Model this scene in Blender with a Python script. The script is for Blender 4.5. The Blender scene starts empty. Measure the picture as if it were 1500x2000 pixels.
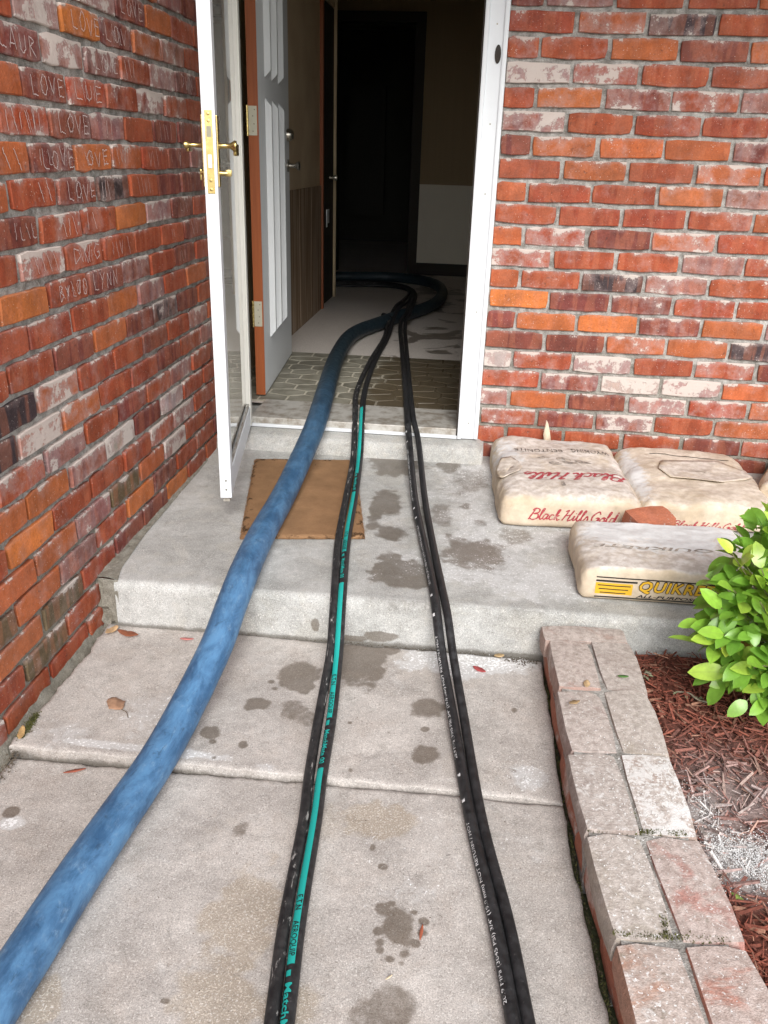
import bpy, bmesh, math, random
import numpy as np
from mathutils import Vector, Matrix
from mathutils.bvhtree import BVHTree

random.seed(7)
rng = np.random.default_rng(11)
scene = bpy.context.scene

# ------------------------------------------------------------------ camera
F_PX, YAW, PITCH, ROLL = 1638.4, 0.1002, 0.4012, 0.0322
CAM = np.array([-0.038, -3.429, 1.181])
def cam_axes():
    cy, sy, cp, sp = math.cos(YAW), math.sin(YAW), math.cos(PITCH), math.sin(PITCH)
    f = np.array([-sy*cp, cy*cp, -sp]); r = np.array([cy, sy, 0.]); u = np.cross(r, f)
    return math.cos(ROLL)*r+math.sin(ROLL)*u, -math.sin(ROLL)*r+math.cos(ROLL)*u, f
CR, CU, CF = cam_axes()
cam_data = bpy.data.cameras.new('camera')
cam_data.sensor_fit = 'VERTICAL'; cam_data.sensor_height = 36.0
cam_data.lens = 36.0*F_PX/2000.0
cam_data.clip_start = 0.02; cam_data.clip_end = 500
cam = bpy.data.objects.new('camera', cam_data)
scene.collection.objects.link(cam)
M = Matrix.Identity(4)
for i in range(3):
    M[i][0] = CR[i]; M[i][1] = CU[i]; M[i][2] = -CF[i]; M[i][3] = CAM[i]
cam.matrix_world = M
scene.camera = cam

# ------------------------------------------------------------------ world, sun, exposure
SUN_EL, SUN_AZ = math.radians(37), math.radians(170)      # azimuth clockwise from +Y (into the house)
world = bpy.data.worlds.new('World'); scene.world = world; world.use_nodes = True
wn = world.node_tree.nodes; wl = world.node_tree.links; wn.clear()
sky = wn.new('ShaderNodeTexSky'); sky.sky_type = 'NISHITA'; sky.sun_disc = False
sky.sun_elevation = SUN_EL; sky.sun_rotation = SUN_AZ
sky.air_density = 1.0; sky.dust_density = 0.6; sky.ozone_density = 1.0
hs = wn.new('ShaderNodeHueSaturation'); hs.inputs['Saturation'].default_value = 0.22   # overcast: a grey sky
bg = wn.new('ShaderNodeBackground'); bg.inputs['Strength'].default_value = 0.15
wo = wn.new('ShaderNodeOutputWorld')
wl.new(sky.outputs[0], hs.inputs['Color']); wl.new(hs.outputs[0], bg.inputs['Color']); wl.new(bg.outputs[0], wo.inputs['Surface'])
sun_data = bpy.data.lights.new('sun', 'SUN'); sun_data.energy = 1.5; sun_data.angle = math.radians(24); sun_data.color = (1.0, 0.97, 0.93)
sun = bpy.data.objects.new('sun', sun_data); scene.collection.objects.link(sun)
sd = Vector((math.sin(SUN_AZ)*math.cos(SUN_EL), math.cos(SUN_AZ)*math.cos(SUN_EL), math.sin(SUN_EL)))
sun.rotation_euler = sd.to_track_quat('Z', 'Y').to_euler()
sun.location = (3, -6, 8)
scene.view_settings.view_transform = 'Standard'; scene.view_settings.look = 'None'
scene.view_settings.exposure = 1.2; scene.view_settings.gamma = 1.0
scene.view_settings.use_curve_mapping = False
scene.render.engine = 'CYCLES'
scene.cycles.max_bounces = 8

# ------------------------------------------------------------------ helpers: pixels to places
def ray(px, py): return (px-750)/F_PX*CR - (py-1000)/F_PX*CU + CF
def onZ(px, py, z):
    d = ray(px, py); return CAM + d*(z-CAM[2])/d[2]
def onY(px, py, y):
    d = ray(px, py); return CAM + d*(y-CAM[1])/d[1]
def depth(p): return float((np.asarray(p)-CAM) @ CF)

# ------------------------------------------------------------------ helpers: noise
def vnoise(p, seed=0):
    p = np.asarray(p, float); i = np.floor(p).astype(np.int64); f = p-i; f = f*f*(3-2*f)
    def h(a, b, c):
        n = (a*73856093) ^ (b*19349663) ^ (c*83492791) ^ (seed*2654435)
        n = (n ^ (n >> 13))*1274126177; n &= 0xffffffff; n = ((n ^ (n >> 15))*2246822519) & 0xffffffff
        return ((n ^ (n >> 13)) & 0xffff)/65535.0
    x, y, z = i[..., 0], i[..., 1], i[..., 2]; fx, fy, fz = f[..., 0], f[..., 1], f[..., 2]
    def L(a, b, t): return a+(b-a)*t
    return L(L(L(h(x,y,z),h(x+1,y,z),fx), L(h(x,y+1,z),h(x+1,y+1,z),fx), fy),
             L(L(h(x,y,z+1),h(x+1,y,z+1),fx), L(h(x,y+1,z+1),h(x+1,y+1,z+1),fx), fy), fz)
def fbm(p, seed=0, oct=4):
    p = np.asarray(p, float); a, s, t = 1.0, 0, 0
    for o in range(oct):
        s = s+a*vnoise(p*(2**o)+o*17.3, seed+o); t += a; a *= .5
    return s/t
def sstep(a, b, x):
    t = np.clip((x-a)/(b-a), 0, 1); return t*t*(3-2*t)

# ------------------------------------------------------------------ helpers: objects
def mesh(name, v, f, smooth=False, attrs=None):
    me = bpy.data.meshes.new(name); me.from_pydata([tuple(map(float, q)) for q in v], [], [tuple(map(int, q)) for q in f])
    if smooth: me.polygons.foreach_set('use_smooth', [True]*len(me.polygons))
    for k, a in (attrs or {}).items():
        a = np.asarray(a, np.float32)
        if a.ndim == 1:
            at = me.attributes.new(k, 'FLOAT', 'POINT'); at.data.foreach_set('value', a)
        else:
            at = me.attributes.new(k, 'FLOAT_COLOR', 'POINT'); at.data.foreach_set('color', a.ravel())
    me.update(); return me
def obj(name, me, mat=None, parent=None, loc=(0, 0, 0), rot=(0, 0, 0), scale=(1, 1, 1)):
    o = bpy.data.objects.new(name, me); scene.collection.objects.link(o)
    if mat is not None and me is not None and not me.materials: me.materials.append(mat)
    o.location = loc; o.rotation_euler = rot; o.scale = scale
    if parent: o.parent = parent
    return o
def tag(o, label, cat, group=None):
    o['label'] = label; o['category'] = cat
    if group: o['group'] = group
    return o
def structure(o): o['kind'] = 'structure'; return o
def empty(name, loc, rotz=0):
    o = bpy.data.objects.new(name, None); scene.collection.objects.link(o)
    o.empty_display_size = .05; o.location = loc; o.rotation_euler = (0, 0, rotz); return o
class MB:
    def __init__(s): s.v = []; s.f = []
    def add(s, v, f):
        n = len(s.v); s.v += [tuple(q) for q in v]; s.f += [tuple(i+n for i in q) for q in f]; return s
    def box(s, x0, x1, y0, y1, z0, z1, b=0.0):
        if b <= 0:
            return s.add([(x0,y0,z0),(x1,y0,z0),(x1,y1,z0),(x0,y1,z0),(x0,y0,z1),(x1,y0,z1),(x1,y1,z1),(x0,y1,z1)],
                  [(0,3,2,1),(4,5,6,7),(0,1,5,4),(1,2,6,5),(2,3,7,6),(3,0,4,7)])
        bm = bmesh.new(); r = bmesh.ops.create_cube(bm, size=1)
        for q in bm.verts: q.co = ((x0+x1)/2+q.co.x*(x1-x0), (y0+y1)/2+q.co.y*(y1-y0), (z0+z1)/2+q.co.z*(z1-z0))
        bmesh.ops.bevel(bm, geom=bm.edges[:], offset=b, segments=2, affect='EDGES', profile=.6)
        bm.verts.index_update()
        s.add([q.co[:] for q in bm.verts], [[q.index for q in f.verts] for f in bm.faces]); bm.free(); return s
    def lathe(s, prof, axis, origin, n=16):
        # prof: (radius, distance along axis)
        a = Vector(axis).normalized(); t = a.orthogonal().normalized(); b = a.cross(t); o = Vector(origin); vs = []; fs = []
        for r, d in prof:
            for k in range(n):
                an = 2*math.pi*k/n; vs.append(tuple(o+a*d+(t*math.cos(an)+b*math.sin(an))*r))
        for i in range(len(prof)-1):
            for k in range(n):
                fs.append((i*n+k, i*n+(k+1) % n, (i+1)*n+(k+1) % n, (i+1)*n+k))
        fs.append(tuple(range(n))[::-1]); fs.append(tuple((len(prof)-1)*n+k for k in range(n)))
        return s.add(vs, fs)
    def me(s, name, smooth=False): return mesh(name, s.v, s.f, smooth)
def smooth_by_angle(me, deg=40):
    me.polygons.foreach_set('use_smooth', [True]*len(me.polygons))
    try: me.set_sharp_from_angle(angle=math.radians(deg))
    except Exception: pass
    return me
def tube(pts, rad, n=16, caps=True):
    """tube along dense points; returns verts, faces and a surface mapper (s, angle) -> point"""
    P = np.asarray(pts, float); N = len(P); T = np.gradient(P, axis=0); T /= np.linalg.norm(T, axis=1)[:, None]
    up = np.array([0, 0, 1.0]); S = np.cross(T, up); S /= np.linalg.norm(S, axis=1)[:, None]; U = np.cross(S, T)
    R = np.full(N, rad) if np.isscalar(rad) else np.asarray(rad)
    an = np.linspace(0, 2*np.pi, n, endpoint=False)
    V = P[:, None]+R[:, None, None]*(np.cos(an)[None, :, None]*S[:, None]+np.sin(an)[None, :, None]*U[:, None])
    f = [(i*n+k, i*n+(k+1) % n, (i+1)*n+(k+1) % n, (i+1)*n+k) for i in range(N-1) for k in range(n)]
    if caps: f += [tuple(range(n))[::-1], tuple((N-1)*n+k for k in range(n))]
    arc = np.concatenate([[0], np.cumsum(np.linalg.norm(np.diff(P, axis=0), axis=1))])
    def on(s, a, lift=0.0):
        s = np.asarray(s); a = np.asarray(a)
        def I(A): return np.stack([np.interp(s, arc, A[:, k]) for k in range(3)], -1)
        r = np.interp(s, arc, R)+lift; c = I(P); S_ = I(S); U_ = I(U)
        return c+r[..., None]*(np.cos(a)[..., None]*S_+np.sin(a)[..., None]*U_)
    return V.reshape(-1, 3), f, on, arc
def catmull(P, step=.01):
    P = np.asarray(P, float); Q = np.vstack([2*P[0]-P[1], P, 2*P[-1]-P[-2]]); out = []
    for i in range(1, len(Q)-2):
        a, b, c, d = Q[i-1:i+3]; n = max(2, int(np.linalg.norm(c-b)/step)); t = np.linspace(0, 1, n, endpoint=False)[:, None]
        out.append(.5*((2*b)+(c-a)*t+(2*a-5*b+4*c-d)*t*t+(3*b-a-3*c+d)*t**3))
    out.append(P[-1:]); return np.vstack(out)
def text_geo(body, size=1.0, shear=0.0, bold=0.0, space=1.0, res=2):
    cu = bpy.data.curves.new('lettering', 'FONT'); cu.body = body; cu.size = size; cu.shear = shear; cu.offset = bold
    cu.space_character = space; cu.resolution_u = res
    o = bpy.data.objects.new('lettering', cu); scene.collection.objects.link(o)
    dg = bpy.context.evaluated_depsgraph_get(); me = o.evaluated_get(dg).to_mesh()
    v = np.array([q.co[:] for q in me.vertices]).reshape(-1, 3); f = [tuple(p.vertices) for p in me.polygons]
    o.evaluated_get(dg).to_mesh_clear(); bpy.data.objects.remove(o); bpy.data.curves.remove(cu)
    return v, f
def densify(v, f, d):
    bm = bmesh.new(); vs = [bm.verts.new((q[0], q[1], 0)) for q in v]
    for q in f:
        try: bm.faces.new([vs[i] for i in q])
        except Exception: pass
    bmesh.ops.triangulate(bm, faces=bm.faces[:])
    for _ in range(5):
        lg = [e for e in bm.edges if e.calc_length() > d]
        if not lg: break
        bmesh.ops.subdivide_edges(bm, edges=lg, cuts=1); bmesh.ops.triangulate(bm, faces=[q for q in bm.faces if len(q.verts) > 3])
    bm.verts.index_update(); out = np.array([q.co[:] for q in bm.verts]), [tuple(k.index for k in q.verts) for q in bm.faces]; bm.free(); return out
def ribbon(strokes, w):
    """2-D polylines to flat ribbons (x, y)"""
    V = []; Fc = []
    for st in strokes:
        p = np.asarray(st, float)
        if len(p) < 2: continue
        t = np.gradient(p, axis=0); t /= np.linalg.norm(t, axis=1)[:, None]+1e-9; nn = np.stack([-t[:, 1], t[:, 0]], 1)
        n0 = len(V); ww = w*(0.8+.4*rng.random(len(p)))[:, None]
        for a, b in zip(p+nn*ww/2, p-nn*ww/2): V += [a, b]
        Fc += [(n0+2*i, n0+2*i+1, n0+2*i+3, n0+2*i+2) for i in range(len(p)-1)]
    return np.array(V), Fc

# ------------------------------------------------------------------ helpers: materials
class NT:
    def __init__(s, name):
        s.m = bpy.data.materials.new(name); s.m.use_nodes = True; s.n = s.m.node_tree.nodes; s.l = s.m.node_tree.links
        s.b = s.n['Principled BSDF']; s.out = s.n['Material Output']
    def put(s, inp, val):
        if hasattr(val, 'is_output'): s.l.new(val, inp)
        else: inp.default_value = val
    def node(s, t, **k):
        n = s.n.new(t)
        for a, b in k.items(): setattr(n, a, b)
        return n
    def noise(s, vec, scale, detail=4, rough=.55, dist=0.0):
        n = s.node('ShaderNodeTexNoise'); s.put(n.inputs['Vector'], vec); n.inputs['Scale'].default_value = scale
        n.inputs['Detail'].default_value = detail; n.inputs['Roughness'].default_value = rough; n.inputs['Distortion'].default_value = dist
        return n.outputs['Fac']
    def voro(s, vec, scale, feature='F1'):
        n = s.node('ShaderNodeTexVoronoi', feature=feature); s.put(n.inputs['Vector'], vec); n.inputs['Scale'].default_value = scale
        return n.outputs['Distance'], n.outputs['Color']
    def math(s, op, a, b=0.0, clamp=False):
        n = s.node('ShaderNodeMath', operation=op, use_clamp=clamp); s.put(n.inputs[0], a); s.put(n.inputs[1], b); return n.outputs[0]
    def ramp(s, x, a, b):        # smooth 0..1 between a and b
        n = s.node('ShaderNodeMapRange', interpolation_type='SMOOTHSTEP'); s.put(n.inputs['Value'], x)
        s.put(n.inputs['From Min'], a); s.put(n.inputs['From Max'], b); return n.outputs['Result']
    def lin(s, x, a, b, c, d):
        n = s.node('ShaderNodeMapRange'); s.put(n.inputs['Value'], x); n.inputs['From Min'].default_value = a; n.inputs['From Max'].default_value = b
        n.inputs['To Min'].default_value = c; n.inputs['To Max'].default_value = d; return n.outputs['Result']
    def mix(s, fac, a, b, mode='MIX'):
        n = s.node('ShaderNodeMix', data_type='RGBA', blend_type=mode); s.put(n.inputs[0], fac); s.put(n.inputs[6], a); s.put(n.inputs[7], b); return n.outputs[2]
    def scale(s, col, fac):
        n = s.node('ShaderNodeVectorMath', operation='SCALE'); s.put(n.inputs[0], col); s.put(n.inputs['Scale'], fac); return n.outputs[0]
    def attr(s, name): return s.node('ShaderNodeAttribute', attribute_name=name)
    def objco(s): return s.node('ShaderNodeTexCoord').outputs['Object']
    def pos(s): return s.node('ShaderNodeNewGeometry').outputs['Position']
    def vscale(s, v, x, y, z):
        n = s.node('ShaderNodeVectorMath', operation='MULTIPLY'); s.put(n.inputs[0], v); n.inputs[1].default_value = (x, y, z); return n.outputs[0]
    def vadd(s, v, w):
        n = s.node('ShaderNodeVectorMath', operation='ADD'); s.put(n.inputs[0], v); s.put(n.inputs[1], w); return n.outputs[0]
    def sep(s, v):
        n = s.node('ShaderNodeSeparateXYZ'); s.put(n.inputs[0], v); return n.outputs
    def bump(s, h, strength=.4, dist=.004):
        n = s.node('ShaderNodeBump'); n.inputs['Strength'].default_value = strength; n.inputs['Distance'].default_value = dist
        s.put(n.inputs['Height'], h); s.l.new(n.outputs[0], s.b.inputs['Normal']); return s
    def base(s, c): s.put(s.b.inputs['Base Color'], c); return s
    def rough(s, r): s.put(s.b.inputs['Roughness'], r); return s
    def set(s, k, v): s.put(s.b.inputs[k], v); return s
def rgb(r, g, b): return (r, g, b, 1.0)
def plain(name, col, rough=.6, var=.15, scale=40, metallic=0.0, bump=.15):
    t = NT(name); p = t.objco(); n = t.noise(p, scale, 5)
    t.base(t.mix(n, rgb(*[c*(1-var) for c in col]), rgb(*[min(1, c*(1+var)) for c in col]))); t.rough(t.lin(n, .3, .7, rough-.06, rough+.06)); t.set('Metallic', metallic)
    if bump: t.bump(t.noise(p, scale*4, 3), bump, .001)
    return t.m

def mat_brick():
    t = NT('fired_brick'); oi = t.node('ShaderNodeObjectInfo'); p = t.objco(); r = oi.outputs['Random']; w = oi.outputs['Alpha']
    off = t.node('ShaderNodeCombineXYZ'); t.put(off.inputs[0], t.math('MULTIPLY', r, 37.0)); t.put(off.inputs[1], t.math('MULTIPLY', r, 91.0)); t.put(off.inputs[2], t.math('MULTIPLY', r, 13.0))
    q = t.vadd(p, off.outputs[0])
    band = t.noise(t.vscale(q, 1, .15, .15), 26, 2, .5); bandr = t.ramp(band, .46, .53)
    big = t.noise(q, 14, 4); fine = t.noise(q, 160, 4, .65); mid = t.noise(q, 45, 5, .62, .1)
    c = t.mix(t.math('MULTIPLY', bandr, .62), oi.outputs['Color'], t.mix(.40, oi.outputs['Color'], rgb(.44, .15, .075)))
    c = t.scale(c, t.lin(big, .3, .7, .72, 1.22)); c = t.scale(c, t.lin(fine, .3, .7, .80, 1.18))
    # dark kiln freckles
    c = t.mix(t.math('MULTIPLY', t.ramp(mid, .62, .72), .55), c, rgb(.05, .028, .025))
    # lime bloom: amount held by the brick itself
    x, y, z = t.sep(p)
    edge = t.ramp(t.math('ABSOLUTE', z), .020, .033); edge2 = t.ramp(z, .012, .033)
    ln = t.noise(q, 15, 6, .66, .15)
    thr = t.math('SUBTRACT', .80, t.math('MULTIPLY', w, .36))
    ln2 = t.math('ADD', ln, t.math('ADD', t.math('MULTIPLY', edge2, .11), t.math('MULTIPLY', edge, .05)))
    haze = t.ramp(ln2, t.math('SUBTRACT', thr, .20), thr)
    solid = t.ramp(t.math('ADD', ln2, t.math('MULTIPLY', t.math('SUBTRACT', fine, .5), .25)), t.math('SUBTRACT', thr, .01), t.math('ADD', thr, .05))
    c = t.mix(t.math('MULTIPLY', haze, t.math('MULTIPLY', t.math('ADD', w, .05), .62)), c, rgb(.44, .33, .315))
    c = t.mix(t.math('MULTIPLY', solid, .86), c, rgb(.54, .475, .43))
    sp = t.ramp(t.math('ADD', t.noise(q, 190, 3, .55), t.math('MULTIPLY', t.ramp(t.noise(q, 25, 4, .6), .45, .7), .06)), .68, .74)
    c = t.mix(t.math('MULTIPLY', sp, .6), c, rgb(.62, .55, .5))
    t.base(c).rough(t.lin(mid, .3, .7, .5, .8)); t.set('Specular IOR Level', .35)
    t.bump(t.math('ADD', t.math('MULTIPLY', fine, .5), t.math('ADD', t.math('MULTIPLY', mid, .7), t.math('MULTIPLY', solid, .35))), .75, .0035); return t.m
def mat_mortar(name='grey_mortar', olive=True):
    t = NT(name); p = t.pos(); n = t.noise(p, 30, 6, .6); f = t.noise(p, 260, 3, .6); big = t.noise(p, 3.5, 3)
    c = t.mix(t.ramp(n, .3, .7), rgb(.21, .195, .175), rgb(.46, .44, .41)); c = t.mix(t.math('MULTIPLY', t.ramp(t.noise(p, 11, 5, .65), .58, .70), .5), c, rgb(.60, .57, .53))
    if olive:      # moss and soot creep up from the ground
        x, y, z = t.sep(p); low = t.ramp(t.math('ADD', z, t.math('MULTIPLY', t.math('SUBTRACT', big, .5), .9)), .55, -.05)
        c = t.mix(t.math('MULTIPLY', low, .75), c, t.mix(t.noise(p, 60, 4), rgb(.15, .135, .095), rgb(.28, .26, .21)))
    c = t.scale(c, t.lin(f, .3, .7, .75, 1.2)); t.base(c).rough(.95); t.set('Specular IOR Level', .2)
    t.bump(t.math('ADD', f, t.math('MULTIPLY', n, 1.2)), .8, .006); return t.m
def mat_concrete(name, c0, c1, warm):
    t = NT(name); p = t.pos(); wet = t.attr('wet').outputs['Fac']; dust = t.attr('dust').outputs['Fac']; tan = t.attr('tan').outputs['Fac']; gr = t.attr('grime').outputs['Fac']
    n1 = t.noise(p, 5, 7, .68, .3); n2 = t.noise(p, 38, 6, .68); f = t.noise(p, 330, 3, .7); vf, vc = t.voro(p, 300)
    c = t.mix(t.ramp(n1, .32, .68), rgb(*c0), rgb(*c1)); c = t.mix(t.math('MULTIPLY', t.ramp(t.noise(p, 9, 5, .6, .8), .48, .64), .55), c, rgb(*warm))
    c = t.scale(c, t.lin(n2, .3, .7, .89, 1.10)); c = t.mix(t.math('MULTIPLY', t.ramp(t.noise(p, 16, 7, .72, .6), .52, .72), .38), c, rgb(.20, .185, .16)); c = t.mix(t.math('MULTIPLY', t.ramp(t.noise(t.vadd(p, (5, 2, 1)), 13, 7, .72, .5), .54, .74), .45), c, rgb(.62, .60, .575)); c = t.scale(c, t.lin(f, .3, .7, .68, 1.28)); c = t.scale(c, t.lin(t.noise(p, 700, 2, .6), .3, .7, .72, 1.25))
    # sandy aggregate
    agg = t.ramp(t.noise(p, 260, 2, .5), .54, .64)
    tn = t.ramp(t.math('ADD', tan, t.math('MULTIPLY', t.math('SUBTRACT', n2, .5), .7)), .25, .8)
    c = t.mix(t.math('MULTIPLY', tn, .50), c, t.mix(agg, rgb(.32, .25, .17), rgb(.66, .57, .45)))
    c = t.mix(t.math('MULTIPLY', t.ramp(t.noise(p, 250, 1, .5), .62, .70), .55), c, rgb(.76, .73, .69)); c = t.mix(t.math('MULTIPLY', t.ramp(t.noise(t.vadd(p, (1.3, 7.1, .2)), 210, 2, .5), .62, .70), .50), c, rgb(.17, .15, .13))       # pale grains
    c = t.mix(t.math('MULTIPLY', t.ramp(t.noise(t.vadd(p, (3.1, 1.7, .4)), 75, 2, .5), .74, .80), .7), c, rgb(.12, .11, .10))   # pits
    # grime
    g = t.ramp(t.math('ADD', gr, t.math('MULTIPLY', t.math('SUBTRACT', n2, .5), .9)), .3, .9)
    c = t.mix(t.math('MULTIPLY', g, .75), c, rgb(.085, .072, .055))
    # wet
    w = t.ramp(t.math('ADD', wet, t.math('MULTIPLY', t.math('SUBTRACT', t.noise(p, 55, 4, .6), .5), .55)), .27, .74)
    wc = t.mix(.60, t.scale(c, .36), rgb(.120, .082, .046))
    c = t.mix(t.math('MULTIPLY', w, .76), c, wc)
    # powder
    dn = t.math('ADD', dust, t.math('MULTIPLY', t.math('SUBTRACT', t.noise(p, 34, 7, .72, .9), .5), 1.5))
    d = t.math('MULTIPLY', t.ramp(dn, .28, .90), t.math('SUBTRACT', 1.0, t.math('MULTIPLY', w, .8)))
    c = t.mix(t.math('MULTIPLY', d, .62), c, rgb(.62, .62, .62))
    gd = t.math('MULTIPLY', t.ramp(t.math('ADD', t.noise(p, 150, 2, .5), t.math('MULTIPLY', dn, .16)), .72, .78), t.ramp(dn, .1, .5))
    c = t.mix(t.math('MULTIPLY', gd, .9), c, rgb(.82, .82, .82))
    t.base(c); t.rough(t.lin(w, 0, 1, .88, .34)); t.set('Specular IOR Level', .35)
    t.bump(t.math('ADD', t.math('MULTIPLY', f, .8), t.math('ADD', t.math('MULTIPLY', n2, .35), t.math('MULTIPLY', tn, t.math('MULTIPLY', agg, .7)))), .38, .003); return t.m
def mat_objcolor(name, rough=.6, var=.2, scale=60, translucent=False, bump=.3):
    t = NT(name); oi = t.node('ShaderNodeObjectInfo'); p = t.objco(); n = t.noise(p, scale, 4)
    c = t.scale(oi.outputs['Color'], t.lin(n, .3, .7, 1-var, 1+var)); t.base(c).rough(rough)
    if translucent:
        tr = t.node('ShaderNodeBsdfTranslucent'); t.put(tr.inputs[0], t.mix(.4, c, rgb(.35, .5, .05), 'MIX')); ms = t.node('ShaderNodeMixShader'); ms.inputs[0].default_value = .30
        t.l.new(t.b.outputs[0], ms.inputs[1]); t.l.new(tr.outputs[0], ms.inputs[2]); t.l.new(ms.outputs[0], t.out.inputs[0])
    if bump: t.bump(t.noise(p, scale*3, 3), bump, .001)
    return t.m
MAT = {}
MAT['brick'] = mat_brick()
MAT['mortar'] = mat_mortar()
MAT['porch'] = mat_concrete('porch_concrete', (.33, .328, .31), (.50, .498, .48), (.44, .425, .385))
MAT['path'] = mat_concrete('path_concrete', (.385, .352, .325), (.54, .50, .465), (.45, .40, .36))

# ================================================================== GROUND, PORCH, PATH
def grid(xs, ys, zf):
    X, Y = np.meshgrid(xs, ys); V = np.stack([X, Y, zf(X, Y)], -1); n, m = X.shape
    i = np.arange(n*m).reshape(n, m); F = np.stack([i[:-1, :-1], i[:-1, 1:], i[1:, 1:], i[1:, :-1]], -1).reshape(-1, 4)
    return V.reshape(-1, 3), F
gt = NT('ground_soil'); gp = gt.pos(); gt.base(gt.mix(gt.noise(gp, 1.5, 5), rgb(.10, .085, .05), rgb(.085, .11, .04))).rough(1.0); gt.bump(gt.noise(gp, 20, 5), .6, .03)
gv, gf = grid(np.linspace(-60, 60, 25), np.linspace(-80, 60, 25), lambda X, Y: np.full_like(X, -.19))
structure(obj('ground', mesh('ground', gv, gf), gt.m))

def blob_field(V, blobs, z, seed):
    """blobs: (px, py, rx_px, ry_px, strength); radii turned into metres on the plane z"""
    out = np.zeros(len(V)); wob = (fbm(V*11, seed)-.5)*1.5+(fbm(V*38, seed+5)-.5)*1.1
    for px, py, rx, ry, st in blobs:
        c = onZ(px, py, z); a = onZ(px+rx, py, z); b = onZ(px, py+ry, z)
        sx = np.linalg.norm(a-c); sy = np.linalg.norm(b-c)
        d = np.sqrt(((V[:, 0]-c[0])/sx)**2+((V[:, 1]-c[1])/sy)**2)+wob*.85
        out = np.maximum(out, st*(1-sstep(.5, 1.45, d)))
    return out
# --- porch: one slab with a rounded nosing and a riser
X0, X1 = -1.112, 2.3
prof = []                                             # (y, z) from the house to the foot of the riser
for y in np.arange(.30, -1.286, -.0075): prof.append((y, 0.0))
for a in np.linspace(0, math.pi/2, 6): prof.append((-1.288-.022*math.sin(a), -.022*(1-math.cos(a))))
for z in np.arange(-.03, -.20, -.0075): prof.append((-1.310, z))
prof = np.array(prof); xs = np.concatenate([np.arange(X0, 1.3, .0075), np.linspace(1.3, X1, 12)])
XX, PI_ = np.meshgrid(xs, np.arange(len(prof))); Y = prof[PI_, 0].copy(); Z = prof[PI_, 1].copy()
Y += -.018*(-XX-.1)/1.0*sstep(-.9, -1.3, Y)            # the nosing is not quite square to the wall
xl_p = np.interp(-Y, [0, .1, 1.0, 1.24, 1.34], [-1.112, -1.112, -1.088, -1.068, -1.042]); XX = np.where(XX < -.9, -.9+(XX+.9)*(xl_p+.9)/(-.212), XX)
q = np.stack([XX, Y, Z], -1)
n = (fbm(q*6, 3)-.5)*.004+(fbm(q*30, 9)-.5)*.0022
front = sstep(-1.27, -1.31, prof[PI_, 0]); Z += n*(1-front)*1.0; Y -= front*(n*2.2+(fbm(q*14, 21)-.5)*.008)
Z += np.where(front < .5, .012*sstep(-.35, 0, Y), 0)   # falls away from the door a little
V = np.stack([XX, Y, Z], -1).reshape(-1, 3); nr, nc = XX.shape; ii = np.arange(nr*nc).reshape(nr, nc)
Fq = list(map(tuple, np.stack([ii[:-1, :-1], ii[1:, :-1], ii[1:, 1:], ii[:-1, 1:]], -1).reshape(-1, 4)))+[tuple(ii[:, 0])]
wetP = blob_field(V, [(790,1118,62,36,1),(765,1046,34,14,.9),(735,1000,16,40,.9),(758,1040,26,14,.8),(757,981,30,28,.8),(775,908,60,20,.75),(930,1078,82,34,.8),(1000,1050,40,20,.6),(876,903,22,20,.85),
     (860,1008,26,24,.6),(911,990,11,8,.9),(922,944,42,26,.55),(820,1010,20,25,.6),(935,1020,16,8,.6),(617,1190,1,1,0)], 0, 31)
p_ = onZ(617, 1222, -.10); riser = V[:, 1] < -1.295
for px, py, rx, rz, st in [(617,1220,.016,.030,1),(745,1243,.06,.02,1),(690,1246,.05,.012,.8)]:
    c = onY(px, py, -1.31); d = np.sqrt(((V[:, 0]-c[0])/rx)**2+((V[:, 2]-c[2])/rz)**2)+(fbm(V*25, 4)-.5)*.8
    wetP = np.maximum(wetP, np.where(riser, st*(1-sstep(.6, 1.2, d)), 0))
dustP = blob_field(V, [(1010,1010,150,90,.55),(930,960,90,60,.45),(980,1120,200,50,.55),(1080,1130,90,50,.6),(880,890,60,25,.4),(690,1120,80,50,.25),(960,930,60,25,.7),(1000,1060,70,20,.6)], 0, 41)
grP = np.where(riser, .30*sstep(-.06, -.01, V[:, 2])*fbm(V*np.array([3, 3, 3]), 8)+.75*sstep(-.125, -.152, V[:, 2]), 0)+.40*sstep(-1.0, -1.09, V[:, 0])+.45*sstep(-1.26, -1.30, V[:, 1])*fbm(V*5, 12)
tanP = .35*blob_field(V, [(330,1000,60,40,.8)], 0, 6)
porch = structure(obj('porch', mesh('porch', V, Fq, True, dict(wet=wetP, dust=dustP*1.25, grime=grP, tan=tanP)), MAT['porch']))
# --- raised concrete sill under the door
xs = np.arange(-1.10, .035, .0075); pr = [(.33, .094), (.10, .092), (0, .087), (-.06, .080), (-.085, .073), (-.098, .060), (-.104, .04), (-.108, .02), (-.115, -.01)]
pr = np.array([np.array(a)*(1-t)+np.array(b)*t for a, b in zip(pr[:-1], pr[1:]) for t in np.linspace(0, 1, 4, endpoint=False)]+[pr[-1]])
XX, PI_ = np.meshgrid(xs, np.arange(len(pr))); Y = pr[PI_, 0].copy(); Z = pr[PI_, 1].copy(); q = np.stack([XX, Y, Z], -1); nn = (fbm(q*12, 5)-.5)*.009; Y += nn; Z += nn*.5
endr = sstep(.005, .034, XX); Z -= endr*.012
V = np.stack([XX, Y, Z], -1).reshape(-1, 3); nr, nc = XX.shape; ii = np.arange(nr*nc).reshape(nr, nc)
Fq = list(map(tuple, np.stack([ii[:-1, :-1], ii[1:, :-1], ii[1:, 1:], ii[:-1, 1:]], -1).reshape(-1, 4)))+[tuple(ii[::-1, -1])]
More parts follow.
